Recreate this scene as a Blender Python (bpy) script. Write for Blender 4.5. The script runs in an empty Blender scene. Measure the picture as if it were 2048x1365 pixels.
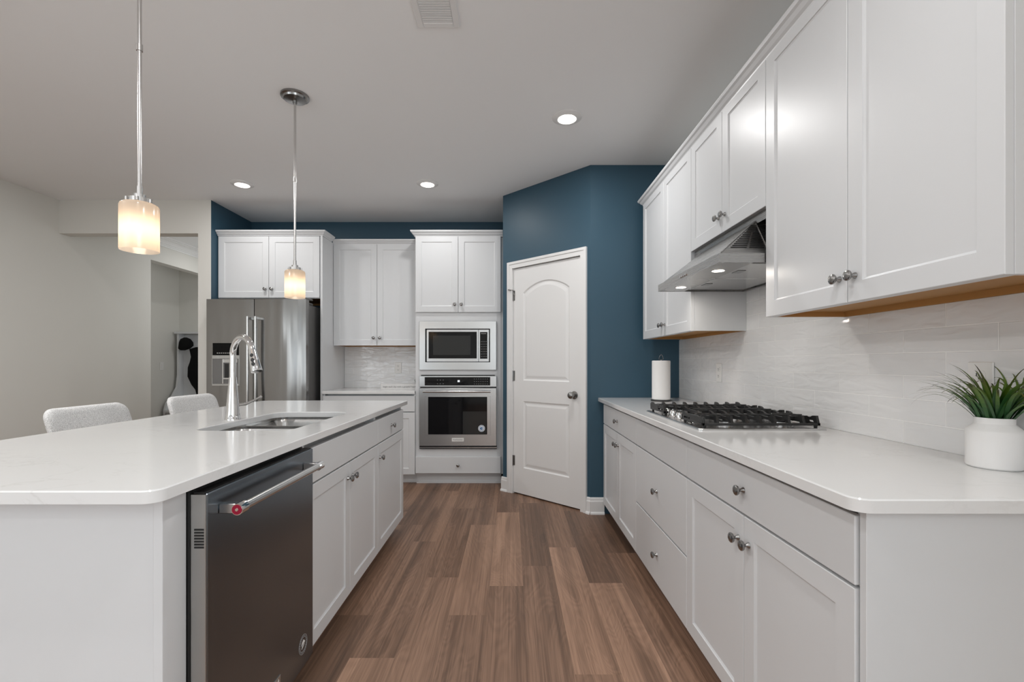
import bpy, math, random
from mathutils import Vector, Matrix
from mathutils.geometry import tessellate_polygon

scene = bpy.context.scene
COL = bpy.context.collection
random.seed(7)
PI = math.pi

# ------------------------------------------------------------------ camera
CAM_H = 1.184
cd = bpy.data.cameras.new('camera')
cam = bpy.data.objects.new('camera', cd)
COL.objects.link(cam)
cam.location = (0, 0, CAM_H)
cam.rotation_euler = (PI / 2, 0, 0)
cd.sensor_width = 36
cd.lens = 36 * 930 / 2048
cd.shift_x = 2 / 2048
cd.shift_y = 44.5 / 2048
cd.clip_start = 0.05
scene.camera = cam

# ------------------------------------------------------------------ world, light, exposure
vs = scene.view_settings
vs.view_transform = 'Standard'
vs.look = 'None'
vs.gamma = 1
vs.exposure = -0.1
scene.cycles.use_denoising = True
scene.cycles.max_bounces = 10
scene.cycles.diffuse_bounces = 6
scene.cycles.glossy_bounces = 6
scene.cycles.sample_clamp_indirect = 6
scene.cycles.caustics_reflective = False
scene.cycles.caustics_refractive = False

w = bpy.data.worlds.new('daylight')
scene.world = w
w.use_nodes = True
w.node_tree.nodes['Background'].inputs[0].default_value = (0.80, 0.90, 1.0, 1)
w.node_tree.nodes['Background'].inputs[1].default_value = 1.2


def area(name, loc, rot, sx, sy, power, color=(1, 1, 1), shape='RECTANGLE', spread=PI):
    l = bpy.data.lights.new(name, 'AREA')
    l.shape = shape
    l.size = sx
    l.size_y = sy
    l.energy = power
    l.color = color
    l.spread = spread
    o = bpy.data.objects.new(name, l)
    COL.objects.link(o)
    o.location = loc
    o.rotation_euler = rot
    return o


WIN = [(-4.1, -2.6), (-0.4, 1.1)]
DOWN_P = 6
HOOD_P = 0.9
REAR = -4.6
UPT = math.radians(22)     # tilts the lamps up so they brighten the ceiling; there are no blinds
for a, b in WIN:      # daylight through the windows of the living area behind the camera
    area('window_daylight', ((a + b) / 2, REAR + 0.25, 1.5), (PI / 2 + UPT, 0, 0), b - a - 0.1, 1.5, 11, (0.86, 0.94, 1.0))
area('window_daylight', (-4.05, -1.9, 1.45), (0, -PI / 2 - UPT, 0), 1.6, 2.6, 40, (0.86, 0.94, 1.0))  # unseen side lamp; the left wall has no window opening behind it
area('window_daylight', (1.08, -2.0, 1.45), (0, PI / 2 - 0.1, 0), 1.6, 2.8, 80, (0.86, 0.94, 1.0))  # lamp added to brighten the left wall and island doors; no window there
# unseen fill lamps added at ceiling height to brighten kitchen, hall and mud room
for x, y, p_ in ((0.355, 0.75, 8), (-0.724, 0.6, 10), (-2.7, 0.9, 22), (-2.7, 2.4, 19), (-2.335, -1.4, 12), (-0.7, -2.2, 8), (-3.65, 6.2, 4), (-4.75, 6.3, .5)):
    area('ceiling_fill', (x, y, 2.715), (0, 0, 0), .105, .105, p_, (1, .99, .98), 'DISK')

area('hallway_fill', (-3.0, 6.2, 1.9), (0, PI / 2, 0), .9, .9, 7, (0.95, 0.98, 1.0))  # added lamp brightening the hall's left wall and crown; no window is built

# ------------------------------------------------------------------ materials


def new_mat(name):
    m = bpy.data.materials.new(name)
    m.use_nodes = True
    nt = m.node_tree
    return m, nt, nt.nodes['Principled BSDF']


def pr(name, col, rough=0.5, metal=0.0, spec=0.5, bump=None, coat=0.0):
    m, nt, p = new_mat(name)
    p.inputs['Base Color'].default_value = (*col, 1)
    p.inputs['Roughness'].default_value = rough
    p.inputs['Metallic'].default_value = metal
    p.inputs['Specular IOR Level'].default_value = spec
    p.inputs['Coat Weight'].default_value = coat
    if bump:
        sc_, st, dist = bump
        n = nt.nodes.new('ShaderNodeTexNoise')
        n.inputs['Scale'].default_value = sc_
        n.inputs['Detail'].default_value = 4
        tc = nt.nodes.new('ShaderNodeNewGeometry')
        nt.links.new(tc.outputs['Position'], n.inputs['Vector'])
        b = nt.nodes.new('ShaderNodeBump')
        b.inputs['Strength'].default_value = st
        b.inputs['Distance'].default_value = dist
        nt.links.new(n.outputs['Fac'], b.inputs['Height'])
        nt.links.new(b.outputs['Normal'], p.inputs['Normal'])
    return m


def steel(name, col, rough, stretch, wav=0.0, wavscale=(5, 5, .6)):
    """brushed metal: streaky roughness plus soft waviness of the sheet"""
    m, nt, p = new_mat(name)
    p.inputs['Base Color'].default_value = (*col, 1)
    p.inputs['Metallic'].default_value = 1.0
    g = nt.nodes.new('ShaderNodeNewGeometry')
    mp = nt.nodes.new('ShaderNodeMapping')
    mp.inputs['Scale'].default_value = stretch
    nt.links.new(g.outputs['Position'], mp.inputs['Vector'])
    n = nt.nodes.new('ShaderNodeTexNoise')
    n.inputs['Scale'].default_value = 1
    n.inputs['Detail'].default_value = 3
    nt.links.new(mp.outputs[0], n.inputs['Vector'])
    r = nt.nodes.new('ShaderNodeMapRange')
    r.inputs['To Min'].default_value = rough * 0.9
    r.inputs['To Max'].default_value = rough * 1.12
    nt.links.new(n.outputs['Fac'], r.inputs['Value'])
    nt.links.new(r.outputs[0], p.inputs['Roughness'])
    if wav:
        mp2 = nt.nodes.new('ShaderNodeMapping')
        mp2.inputs['Scale'].default_value = wavscale
        nt.links.new(g.outputs['Position'], mp2.inputs['Vector'])
        n2 = nt.nodes.new('ShaderNodeTexNoise')
        n2.inputs['Scale'].default_value = 1
        n2.inputs['Detail'].default_value = 1
        nt.links.new(mp2.outputs[0], n2.inputs['Vector'])
        b = nt.nodes.new('ShaderNodeBump')
        b.inputs['Strength'].default_value = 1
        b.inputs['Distance'].default_value = wav
        nt.links.new(n2.outputs['Fac'], b.inputs['Height'])
        nt.links.new(b.outputs['Normal'], p.inputs['Normal'])
    return m


def emit(name, col, strength):
    m, nt, p = new_mat(name)
    p.inputs['Base Color'].default_value = (*col, 1)
    p.inputs['Emission Color'].default_value = (*col, 1)
    p.inputs['Emission Strength'].default_value = strength
    return m


M_CAB = pr('white_cabinet_paint', (0.665, 0.675, 0.685), 0.36, spec=0.4)
M_TRIM = pr('white_trim_paint', (0.78, 0.78, 0.775), 0.35)
M_CEIL = pr('ceiling_paint', (0.87, 0.88, 0.885), 0.9, spec=0.1, bump=(120, 0.05, 0.002))
M_BEIGE = pr('greige_wall_paint', (0.69, 0.68, 0.64), 0.75, spec=0.25)
M_BLUE = pr('blue_wall_paint', (0.036, 0.085, 0.125), 0.45, spec=0.4)
M_NICKEL = pr('brushed_nickel', (0.31, 0.305, 0.30), 0.22, 1.0)
M_CHROME = pr('chrome', (0.72, 0.72, 0.72), 0.07, 1.0)
M_ROD = pr('satin_nickel', (0.60, 0.59, 0.58), 0.25, 1.0)
M_STEEL = steel('brushed_steel', (0.58, 0.58, 0.577), 0.25, (2, 2, 160))
M_STEELH = steel('hood_steel', (0.41, 0.406, 0.398), 0.27, (4, 4, 300))
M_FRIDGE = steel('refrigerator_steel', (0.26, 0.255, 0.248), 0.17, (400, 3, 3), 0.012, (7.5, 4, 0.9))
M_DW = steel('dark_dishwasher_steel', (0.185, 0.212, 0.240), 0.24, (3, 300, 3), 0.002, (4, 4, .6))
M_DWSIDE = steel('bare_steel', (0.50, 0.50, 0.49), 0.35, (3, 300, 60), 0.003, (20, 20, 9))
M_SINK = steel('sink_steel', (0.40, 0.395, 0.385), 0.22, (6, 6, 200))
M_HANDLE = pr('handle_steel', (0.66, 0.66, 0.655), 0.2, 1.0)
M_BLACK = pr('black_plastic', (0.012, 0.012, 0.012), 0.4)
M_DARKGAP = pr('dark_gap', (0.02, 0.02, 0.02), 0.8)
M_GLASSBLK = pr('black_glass', (0.004, 0.004, 0.005), 0.06, spec=0.3)
M_DISPLAY = pr('matte_black_display', (0.004, 0.004, 0.004), 0.25, spec=0.12)
M_GLASSGRY = pr('mesh_and_reflection_glass', (0.030, 0.031, 0.031), 0.08, spec=0.3)
M_IRON = pr('cast_iron', (0.014, 0.014, 0.014), 0.42, spec=0.5, bump=(400, 0.1, 0.001))
M_FRSIDE = pr('grey_appliance_paint', (0.16, 0.158, 0.155), 0.45)
M_WOODU = pr('raw_maple_underside', (0.44, 0.225, 0.07), 0.6)
M_PLATE = pr('white_plastic', (0.78, 0.77, 0.75), 0.35)
M_SLOT = pr('outlet_slot', (0.02, 0.02, 0.02), 0.6)
M_PAPER = pr('paper_towel', (0.82, 0.81, 0.80), 0.95, bump=(180, 0.25, 0.002))
M_POT = pr('matte_white_ceramic', (0.80, 0.79, 0.78), 0.5)
M_SOIL = pr('potting_soil', (0.02, 0.015, 0.01), 0.9)
M_RED = pr('red_medallion', (0.28, 0.004, 0.03), 0.25)
M_BLUEST = pr('blue_sticker', (0.05, 0.18, 0.42), 0.35)
M_WHITEST = pr('white_sticker', (0.8, 0.82, 0.84), 0.4)
M_GREYTXT = pr('grey_lettering', (0.18, 0.18, 0.18), 0.6)
M_LENS = emit('led_lens', (1.0, 0.93, 0.86), 9)
M_BULB = emit('warm_bulb', (1.0, 0.84, 0.64), 17)
M_HOODL = emit('hood_lamp_lens', (1.0, 0.92, 0.82), 8)
M_CLOTH = pr('black_cloth', (0.006, 0.006, 0.006), 0.95, spec=0.2)
M_EMBLEM = pr('grey_print', (0.34, 0.34, 0.34), 0.5)
M_SIGN = pr('white_washed_wood', (0.62, 0.61, 0.60), 0.7)
M_LCD = emit('clock_digits', (0.9, 0.95, 1.0), 1.5)


def quartz():
    m, nt, p = new_mat('white_quartz')
    g = nt.nodes.new('ShaderNodeNewGeometry')
    mp = nt.nodes.new('ShaderNodeMapping')
    mp.inputs['Rotation'].default_value = (0, 0, 0.6)
    mp.inputs['Scale'].default_value = (1.6, 3.6, 2)
    nt.links.new(g.outputs['Position'], mp.inputs['Vector'])
    n = nt.nodes.new('ShaderNodeTexNoise')
    n.inputs['Scale'].default_value = 1.3
    n.inputs['Detail'].default_value = 9
    n.inputs['Roughness'].default_value = 0.62
    n.inputs['Distortion'].default_value = 1.2
    nt.links.new(mp.outputs[0], n.inputs['Vector'])
    cr = nt.nodes.new('ShaderNodeValToRGB')
    e = cr.color_ramp.elements
    e[0].position = 0.485
    e[0].color = (0.735, 0.735, 0.73, 1)
    e[1].position = 0.515
    e[1].color = (0.735, 0.735, 0.73, 1)
    k = e.new(0.5)
    k.color = (0.665, 0.66, 0.65, 1)
    nt.links.new(n.outputs['Fac'], cr.inputs[0])
    # veins appear only in patches
    n2 = nt.nodes.new('ShaderNodeTexNoise')
    n2.inputs['Scale'].default_value = 3.0
    n2.inputs['Detail'].default_value = 2
    nt.links.new(g.outputs['Position'], n2.inputs['Vector'])
    cr2 = nt.nodes.new('ShaderNodeValToRGB')
    cr2.color_ramp.elements[0].position = 0.45
    cr2.color_ramp.elements[1].position = 0.68
    nt.links.new(n2.outputs['Fac'], cr2.inputs[0])
    mx = nt.nodes.new('ShaderNodeMix')
    mx.data_type = 'RGBA'
    mx.inputs[6].default_value = (0.735, 0.735, 0.73, 1)
    nt.links.new(cr2.outputs[0], mx.inputs[0])
    nt.links.new(cr.outputs[0], mx.inputs[7])
    nt.links.new(mx.outputs[2], p.inputs['Base Color'])
    p.inputs['Roughness'].default_value = 0.11
    p.inputs['Specular IOR Level'].default_value = 0.5
    return m


def tile(name, horiz, phase, rough=0.10, wave=0.010):
    """3 x 12 inch handmade-look subway tile; horiz: 0 = runs along X, 1 = runs along Y"""
    m, nt, p = new_mat(name)
    g = nt.nodes.new('ShaderNodeNewGeometry')
    s = nt.nodes.new('ShaderNodeSeparateXYZ')
    c = nt.nodes.new('ShaderNodeCombineXYZ')
    nt.links.new(g.outputs['Position'], s.inputs[0])
    ad = nt.nodes.new('ShaderNodeMath')
    ad.operation = 'ADD'
    ad.inputs[1].default_value = phase + 6.1
    nt.links.new(s.outputs[horiz], ad.inputs[0])
    az = nt.nodes.new('ShaderNodeMath')
    az.operation = 'ADD'
    az.inputs[1].default_value = -0.914
    nt.links.new(s.outputs[2], az.inputs[0])
    nt.links.new(ad.outputs[0], c.inputs[0])
    nt.links.new(az.outputs[0], c.inputs[1])
    b = nt.nodes.new('ShaderNodeTexBrick')
    b.offset = 0.5
    b.inputs['Scale'].default_value = 1
    b.inputs['Brick Width'].default_value = 0.305
    b.inputs['Row Height'].default_value = 0.0762
    b.inputs['Mortar Size'].default_value = 0.0020
    b.inputs['Mortar Smooth'].default_value = 0.25
    b.inputs['Color1'].default_value = (0.75, 0.75, 0.75, 1)
    b.inputs['Color2'].default_value = (0.79, 0.79, 0.79, 1)
    b.inputs['Mortar'].default_value = (0.93, 0.93, 0.92, 1)
    nt.links.new(c.outputs[0], b.inputs['Vector'])
    nt.links.new(b.outputs['Color'], p.inputs['Base Color'])
    mp = nt.nodes.new('ShaderNodeMapping')
    mp.inputs['Scale'].default_value = (9, 26, 1)
    nt.links.new(c.outputs[0], mp.inputs['Vector'])
    n = nt.nodes.new('ShaderNodeTexNoise')
    n.inputs['Scale'].default_value = 1
    n.inputs['Detail'].default_value = 1.5
    n.inputs['Distortion'].default_value = 0.6
    nt.links.new(mp.outputs[0], n.inputs['Vector'])
    b1 = nt.nodes.new('ShaderNodeBump')
    b1.inputs['Distance'].default_value = wave
    b1.inputs['Strength'].default_value = 0.55
    nt.links.new(n.outputs['Fac'], b1.inputs['Height'])
    b2 = nt.nodes.new('ShaderNodeBump')
    b2.invert = True
    b2.inputs['Distance'].default_value = 0.003
    b2.inputs['Strength'].default_value = 0.8
    nt.links.new(b.outputs['Fac'], b2.inputs['Height'])
    nt.links.new(b1.outputs['Normal'], b2.inputs['Normal'])
    nt.links.new(b2.outputs['Normal'], p.inputs['Normal'])
    p.inputs['Roughness'].default_value = rough
    return m


def wood_floor():
    m, nt, p = new_mat('walnut_vinyl_plank')
    L = nt.links
    uv = nt.nodes.new('ShaderNodeUVMap')
    uv.uv_map = 'plank'
    at = nt.nodes.new('ShaderNodeAttribute')
    at.attribute_name = 'tone'

    def noise(scale, detail, dist=0.0, rough=0.55):
        mp = nt.nodes.new('ShaderNodeMapping')
        mp.inputs['Scale'].default_value = scale
        L.new(uv.outputs[0], mp.inputs['Vector'])
        n = nt.nodes.new('ShaderNodeTexNoise')
        n.inputs['Scale'].default_value = 1
        n.inputs['Detail'].default_value = detail
        n.inputs['Distortion'].default_value = dist
        n.inputs['Roughness'].default_value = rough
        L.new(mp.outputs[0], n.inputs['Vector'])
        return n

    def math_(op, a, b):
        k = nt.nodes.new('ShaderNodeMath')
        k.operation = op
        for i, x in enumerate((a, b)):
            if isinstance(x, (int, float)):
                k.inputs[i].default_value = x
            else:
                L.new(x, k.inputs[i])
        return k.outputs[0]
    fine = noise((260, 2.6, 1), 3)
    streak = noise((70, 0.55, 1), 3, 0.25)
    broad = noise((9, 0.30, 1), 2, 0.5)
    figure = noise((6.5, 1.15, 1), 2, 0.9, 0.4)
    # cathedral rings: thin bands of the figure noise
    rings = math_('SINE', math_('MULTIPLY', figure.outputs['Fac'], 110), 0)
    # dark knots where the figure noise is low
    knot = nt.nodes.new('ShaderNodeMapRange')
    knot.inputs['From Min'].default_value = 0.40
    knot.inputs['From Max'].default_value = 0.22
    L.new(figure.outputs['Fac'], knot.inputs['Value'])
    v = math_('ADD', math_('MULTIPLY', math_('SUBTRACT', fine.outputs['Fac'], 0.5), 0.34),
              math_('MULTIPLY', math_('SUBTRACT', streak.outputs['Fac'], 0.5), 0.42))
    v = math_('ADD', v, math_('MULTIPLY', math_('SUBTRACT', broad.outputs['Fac'], 0.5), 0.75))
    v = math_('ADD', v, math_('MULTIPLY', rings, 0.028))
    v = math_('SUBTRACT', v, math_('MULTIPLY', knot.outputs[0], 0.16))
    v = math_('ADD', v, at.outputs['Fac'])
    cr = nt.nodes.new('ShaderNodeValToRGB')
    e = cr.color_ramp.elements
    e[0].position = 0.0
    e[0].color = (0.055, 0.033, 0.022, 1)
    e[1].position = 1.0
    e[1].color = (0.62, 0.395, 0.270, 1)
    k = e.new(0.35)
    k.color = (0.178, 0.103, 0.067, 1)
    k = e.new(0.65)
    k.color = (0.380, 0.228, 0.152, 1)
    L.new(v, cr.inputs[0])
    L.new(cr.outputs[0], p.inputs['Base Color'])
    p.inputs['Roughness'].default_value = 0.42
    p.inputs['Specular IOR Level'].default_value = 0.35
    b = nt.nodes.new('ShaderNodeBump')
    b.inputs['Strength'].default_value = 0.12
    b.inputs['Distance'].default_value = 0.001
    L.new(fine.outputs['Fac'], b.inputs['Height'])
    L.new(b.outputs['Normal'], p.inputs['Normal'])
    return m


def fabric():
    m, nt, p = new_mat('speckled_boucle_fabric')
    g = nt.nodes.new('ShaderNodeNewGeometry')
    n = nt.nodes.new('ShaderNodeTexNoise')
    n.inputs['Scale'].default_value = 420
    n.inputs['Detail'].default_value = 3
    nt.links.new(g.outputs['Position'], n.inputs['Vector'])
    cr = nt.nodes.new('ShaderNodeValToRGB')
    e = cr.color_ramp.elements
    e[0].position = 0.36
    e[0].color = (0.36, 0.36, 0.355, 1)
    e[1].position = 0.54
    e[1].color = (0.82, 0.82, 0.815, 1)
    nt.links.new(n.outputs['Fac'], cr.inputs[0])
    nt.links.new(cr.outputs[0], p.inputs['Base Color'])
    p.inputs['Roughness'].default_value = 0.95
    b = nt.nodes.new('ShaderNodeBump')
    b.inputs['Strength'].default_value = 0.5
    b.inputs['Distance'].default_value = 0.004
    nt.links.new(n.outputs['Fac'], b.inputs['Height'])
    nt.links.new(b.outputs['Normal'], p.inputs['Normal'])
    return m


def shade_glass():
    m = bpy.data.materials.new('frosted_amber_glass')
    m.use_nodes = True
    nt = m.node_tree
    nt.nodes.clear()
    out = nt.nodes.new('ShaderNodeOutputMaterial')
    d = nt.nodes.new('ShaderNodeBsdfDiffuse')
    d.inputs[0].default_value = (0.46, 0.42, 0.39, 1)
    t = nt.nodes.new('ShaderNodeBsdfTranslucent')
    t.inputs[0].default_value = (0.80, 0.68, 0.55, 1)
    mx = nt.nodes.new('ShaderNodeMixShader')
    mx.inputs[0].default_value = 0.55
    gl = nt.nodes.new('ShaderNodeBsdfGlossy')
    gl.inputs['Roughness'].default_value = 0.15
    mx2 = nt.nodes.new('ShaderNodeMixShader')
    mx2.inputs[0].default_value = 0.05
    nt.links.new(d.outputs[0], mx.inputs[1])
    nt.links.new(t.outputs[0], mx.inputs[2])
    nt.links.new(mx.outputs[0], mx2.inputs[1])
    nt.links.new(gl.outputs[0], mx2.inputs[2])
    nt.links.new(mx2.outputs[0], out.inputs[0])
    return m


def leaf_mat():
    m, nt, p = new_mat('artificial_grass_blades')
    at = nt.nodes.new('ShaderNodeAttribute')
    at.attribute_name = 'tone'
    cr = nt.nodes.new('ShaderNodeValToRGB')
    e = cr.color_ramp.elements
    e[0].position = 0.0
    e[0].color = (0.018, 0.052, 0.026, 1)
    e[1].position = 1.0
    e[1].color = (0.035, 0.030, 0.015, 1)
    for pos, c in ((0.35, (0.020, 0.085, 0.016, 1)), (0.62, (0.090, 0.165, 0.012, 1)), (0.85, (0.095, 0.110, 0.018, 1))):
        k = e.new(pos)
        k.color = c
    nt.links.new(at.outputs['Fac'], cr.inputs[0])
    nt.links.new(cr.outputs[0], p.inputs['Base Color'])
    p.inputs['Roughness'].default_value = 0.4
    return m


M_QUARTZ = quartz()
M_TILER = tile('subway_tile_right', 1, -1.578 + 0.305 * 20 + 0.166, 0.11, 0.010)
M_TILEB = tile('subway_tile_back', 0, 0.06, 0.07, 0.009)
M_FLOOR = wood_floor()
M_FABRIC = fabric()
M_SHADE = shade_glass()
M_LEAF = leaf_mat()

# ------------------------------------------------------------------ mesh helpers


class MB:
    def __init__(s):
        s.v, s.f, s.sm, s.mi = [], [], [], []

    def add(s, vs_, fs, smooth=False, mi=0):
        o = len(s.v)
        s.v += [tuple(x) for x in vs_]
        for i, f in enumerate(fs):
            s.f.append([o + k for k in f])
            s.sm.append(smooth)
            s.mi.append(mi[i] if isinstance(mi, (list, tuple)) else mi)
        return s

    def box(s, x0, x1, y0, y1, z0, z1, b=0.0, mi=0, fm=None):
        if b <= 0:
            P = [(x, y, z) for z in (z0, z1) for y in (y0, y1) for x in (x0, x1)]
            F = [(0, 2, 3, 1), (4, 5, 7, 6), (0, 1, 5, 4), (2, 6, 7, 3), (0, 4, 6, 2), (1, 3, 7, 5)]
            K = ['-z', '+z', '-y', '+y', '-x', '+x']
            return s.add(P, F, False, [(fm or {}).get(k, mi) for k in K])
        X, Y, Z = (x0, x1), (y0, y1), (z0, z1)
        P, I = [], {}
        for i in (0, 1):
            for j in (0, 1):
                for k in (0, 1):
                    ix = X[i] + (b if i == 0 else -b)
                    iy = Y[j] + (b if j == 0 else -b)
                    iz = Z[k] + (b if k == 0 else -b)
                    I[i, j, k, 'x'] = len(P)
                    P.append((X[i], iy, iz))
                    I[i, j, k, 'y'] = len(P)
                    P.append((ix, Y[j], iz))
                    I[i, j, k, 'z'] = len(P)
                    P.append((ix, iy, Z[k]))
        F = []
        q = ((0, 0), (1, 0), (1, 1), (0, 1))
        for i in (0, 1):
            F.append([I[i, a, c, 'x'] for a, c in q])
            F.append([I[a, i, c, 'y'] for a, c in q])
            F.append([I[a, c, i, 'z'] for a, c in q])
        for a in (0, 1):
            for c in (0, 1):
                F.append([I[0, a, c, 'y'], I[1, a, c, 'y'], I[1, a, c, 'z'], I[0, a, c, 'z']])
                F.append([I[a, 0, c, 'x'], I[a, 1, c, 'x'], I[a, 1, c, 'z'], I[a, 0, c, 'z']])
                F.append([I[a, c, 0, 'x'], I[a, c, 1, 'x'], I[a, c, 1, 'y'], I[a, c, 0, 'y']])
        for i in (0, 1):
            for j in (0, 1):
                for k in (0, 1):
                    F.append([I[i, j, k, t] for t in 'xyz'])
        return s.add(P, F, False, mi)

    def lathe(s, prof, c=(0, 0, 0), axis='z', seg=28, mi=0, smooth=True):
        cx, cy, cz = c

        def pt(r, h, a):
            u, v_ = r * math.cos(a), r * math.sin(a)
            if axis == 'z':
                return (cx + u, cy + v_, cz + h)
            if axis == '-y':
                return (cx + u, cy - h, cz + v_)
            if axis == 'y':
                return (cx + u, cy + h, cz + v_)
            if axis == 'x':
                return (cx + h, cy + u, cz + v_)
            return (cx - h, cy + u, cz + v_)
        P, rings = [], []
        for r, h in prof:
            if r <= 1e-7:
                rings.append([len(P)])
                P.append(pt(0, h, 0))
            else:
                rings.append([len(P) + i for i in range(seg)])
                P += [pt(r, h, 2 * PI * i / seg) for i in range(seg)]
        F = []
        for A, B in zip(rings, rings[1:]):
            for i in range(seg):
                j = (i + 1) % seg
                if len(A) == 1 and len(B) == 1:
                    continue
                if len(A) == 1:
                    F.append([A[0], B[j], B[i]])
                elif len(B) == 1:
                    F.append([A[i], A[j], B[0]])
                else:
                    F.append([A[i], A[j], B[j], B[i]])
        return s.add(P, F, smooth, mi)

    def tube(s, pts, r, seg=12, mi=0, caps=True, closed=False):
        pts = [Vector(p_) for p_ in pts]
        n = len(pts)
        rs = r if isinstance(r, (list, tuple)) else [r] * n
        P, rings = [], []
        up = None
        for i, p_ in enumerate(pts):
            if closed:
                t = (pts[(i + 1) % n] - pts[i - 1]).normalized()
            else:
                t = (pts[min(i + 1, n - 1)] - pts[max(i - 1, 0)]).normalized()
            if up is None:
                up = Vector((0, 0, 1)) if abs(t.z) < 0.9 else Vector((1, 0, 0))
            a = (up - t * up.dot(t)).normalized()
            b = t.cross(a)
            up = a
            rings.append([len(P) + k for k in range(seg)])
            P += [p_ + (a * math.cos(2 * PI * k / seg) + b * math.sin(2 * PI * k / seg)) * rs[i] for k in range(seg)]
        F = []
        pairs = list(zip(rings, rings[1:])) + ([(rings[-1], rings[0])] if closed else [])
        for A, B in pairs:
            for k in range(seg):
                j = (k + 1) % seg
                F.append([A[k], A[j], B[j], B[k]])
        s.add(P, F, True, mi)
        if caps and not closed:
            o = len(s.v) - len(P)
            s.f.append([o + k for k in rings[0]][::-1])
            s.f.append([o + k for k in rings[-1]])
            s.sm += [False, False]
            s.mi += [mi, mi]
        return s

    def prism(s, poly, fn, a, b, mi=0, smooth=False):
        """poly: 2-D outline, fn(u, v, w) -> point, extruded from w=a to w=b"""
        n = len(poly)
        P = [fn(u, v_, a) for u, v_ in poly] + [fn(u, v_, b) for u, v_ in poly]
        s.add(P, [[i, (i + 1) % n, n + (i + 1) % n, n + i] for i in range(n)], smooth, mi)
        tri = tessellate_polygon([[Vector((u, v_, 0)) for u, v_ in poly]])
        s.add(P, [list(t) for t in tri] + [[n + k for k in t] for t in tri], False, mi)
        return s

    def loft(s, loops, cap0=False, cap1=False, mi=0, smooth=True):
        n = len(loops[0])
        P = [p_ for l in loops for p_ in l]
        F = []
        for r in range(len(loops) - 1):
            for i in range(n):
                j = (i + 1) % n
                F.append([r * n + i, r * n + j, (r + 1) * n + j, (r + 1) * n + i])
        s.add(P, F, smooth, mi)
        o = len(s.v) - len(P)
        if cap0:
            s.f.append([o + i for i in range(n)][::-1])
            s.sm.append(False)
            s.mi.append(mi)
        if cap1:
            k = o + (len(loops) - 1) * n
            s.f.append([k + i for i in range(n)])
            s.sm.append(False)
            s.mi.append(mi)
        return s

    def slab(s, outer, holes, z0, z1, ch=0.003, mi=0):
        """horizontal stone slab with holes and eased edges"""
        def inset(loop, d):
            n = len(loop)
            out = []
            for i in range(n):
                p0, p1, p2 = Vector(loop[i - 1]), Vector(loop[i]), Vector(loop[(i + 1) % n])
                e1, e2 = (p1 - p0).normalized(), (p2 - p1).normalized()
                n1, n2 = Vector((-e1.y, e1.x)), Vector((-e2.y, e2.x))
                q = (n1 + n2) / max(0.2, 1 + n1.dot(n2))
                out.append(tuple(p1 + q * d))
            return out

        def ccw(loop):
            a = sum(loop[i - 1][0] * loop[i][1] - loop[i][0] * loop[i - 1][1] for i in range(len(loop)))
            return loop if a > 0 else loop[::-1]
        loops = [ccw(outer)] + [ccw(h)[::-1] for h in holes]
        top = [inset(l, ch) for l in loops]
        for z, ls in ((z1, top), (z0, loops)):
            P = [Vector((x, y, z)) for l in ls for x, y in l]
            tri = tessellate_polygon([[Vector((x, y, 0)) for x, y in l] for l in ls])
            s.add(P, [list(t) for t in tri], False, mi)
        for l, t in zip(loops, top):
            s.loft([[(x, y, z0) for x, y in l], [(x, y, z1 - ch) for x, y in l], [(x, y, z1) for x, y in t]], mi=mi, smooth=True)
        return s

    def mesh(s, name, mats, shift=(0, 0, 0), angle=40):
        import bmesh
        me = bpy.data.meshes.new(name)
        me.from_pydata([(a - shift[0], b - shift[1], c - shift[2]) for a, b, c in s.v], [], s.f)
        for m in (mats if isinstance(mats, (list, tuple)) else [mats]):
            me.materials.append(m)
        me.polygons.foreach_set('use_smooth', s.sm)
        me.polygons.foreach_set('material_index', s.mi)
        bm = bmesh.new()
        bm.from_mesh(me)
        bmesh.ops.recalc_face_normals(bm, faces=bm.faces)
        bm.to_mesh(me)
        bm.free()
        if any(s.sm):
            me.set_sharp_from_angle(angle=math.radians(angle))
        me.update()
        return me


def rr(x0, x1, y0, y1, r, n=6):
    """rounded rectangle, r = one radius or (x0y0, x1y0, x1y1, x0y1)"""
    R = r if isinstance(r, (list, tuple)) else (r,) * 4
    out = []
    for (cx, cy, sx, sy, a0, q) in ((x0, y0, 1, 1, PI, R[0]), (x1, y0, -1, 1, 1.5 * PI, R[1]),
                                    (x1, y1, -1, -1, 0, R[2]), (x0, y1, 1, -1, .5 * PI, R[3])):
        for i in range(n + 1):
            a = a0 + (PI / 2) * i / n
            out.append((cx + sx * q + q * math.cos(a), cy + sy * q + q * math.sin(a)))
    return out


def link(name, me):
    o = bpy.data.objects.new(name, me)
    COL.objects.link(o)
    return o


def tag(o, label=None, cat=None, group=None, kind=None):
    for k, v in (('label', label), ('category', cat), ('group', group), ('kind', kind)):
        if v:
            o[k] = v
    return o


def thing(name, label, cat, loc=(0, 0, 0), rot=0.0, group=None):
    o = bpy.data.objects.new(name, None)
    o.empty_display_size = 0.1
    COL.objects.link(o)
    o.location = loc
    o.rotation_euler = (0, 0, rot)
    return tag(o, label, cat, group)


def part(name, mb, mats, parent, label=None):
    o = link(name, mb.mesh(name, mats) if isinstance(mb, MB) else mb)
    o.parent = parent
    return tag(o, label)


def single(name, mb, mats, label, cat, group=None):
    xs = [v[0] for v in mb.v]
    ys = [v[1] for v in mb.v]
    zs = [v[2] for v in mb.v]
    sh = ((min(xs) + max(xs)) / 2, (min(ys) + max(ys)) / 2, min(zs))
    o = link(name, mb.mesh(name, mats, sh))
    o.location = sh
    return tag(o, label, cat, group)


def struct(name, mb, mats, parent=None):
    o = link(name, mb.mesh(name, mats))
    if parent:
        o.parent = parent
    else:
        o['kind'] = 'structure'
    return o


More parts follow.
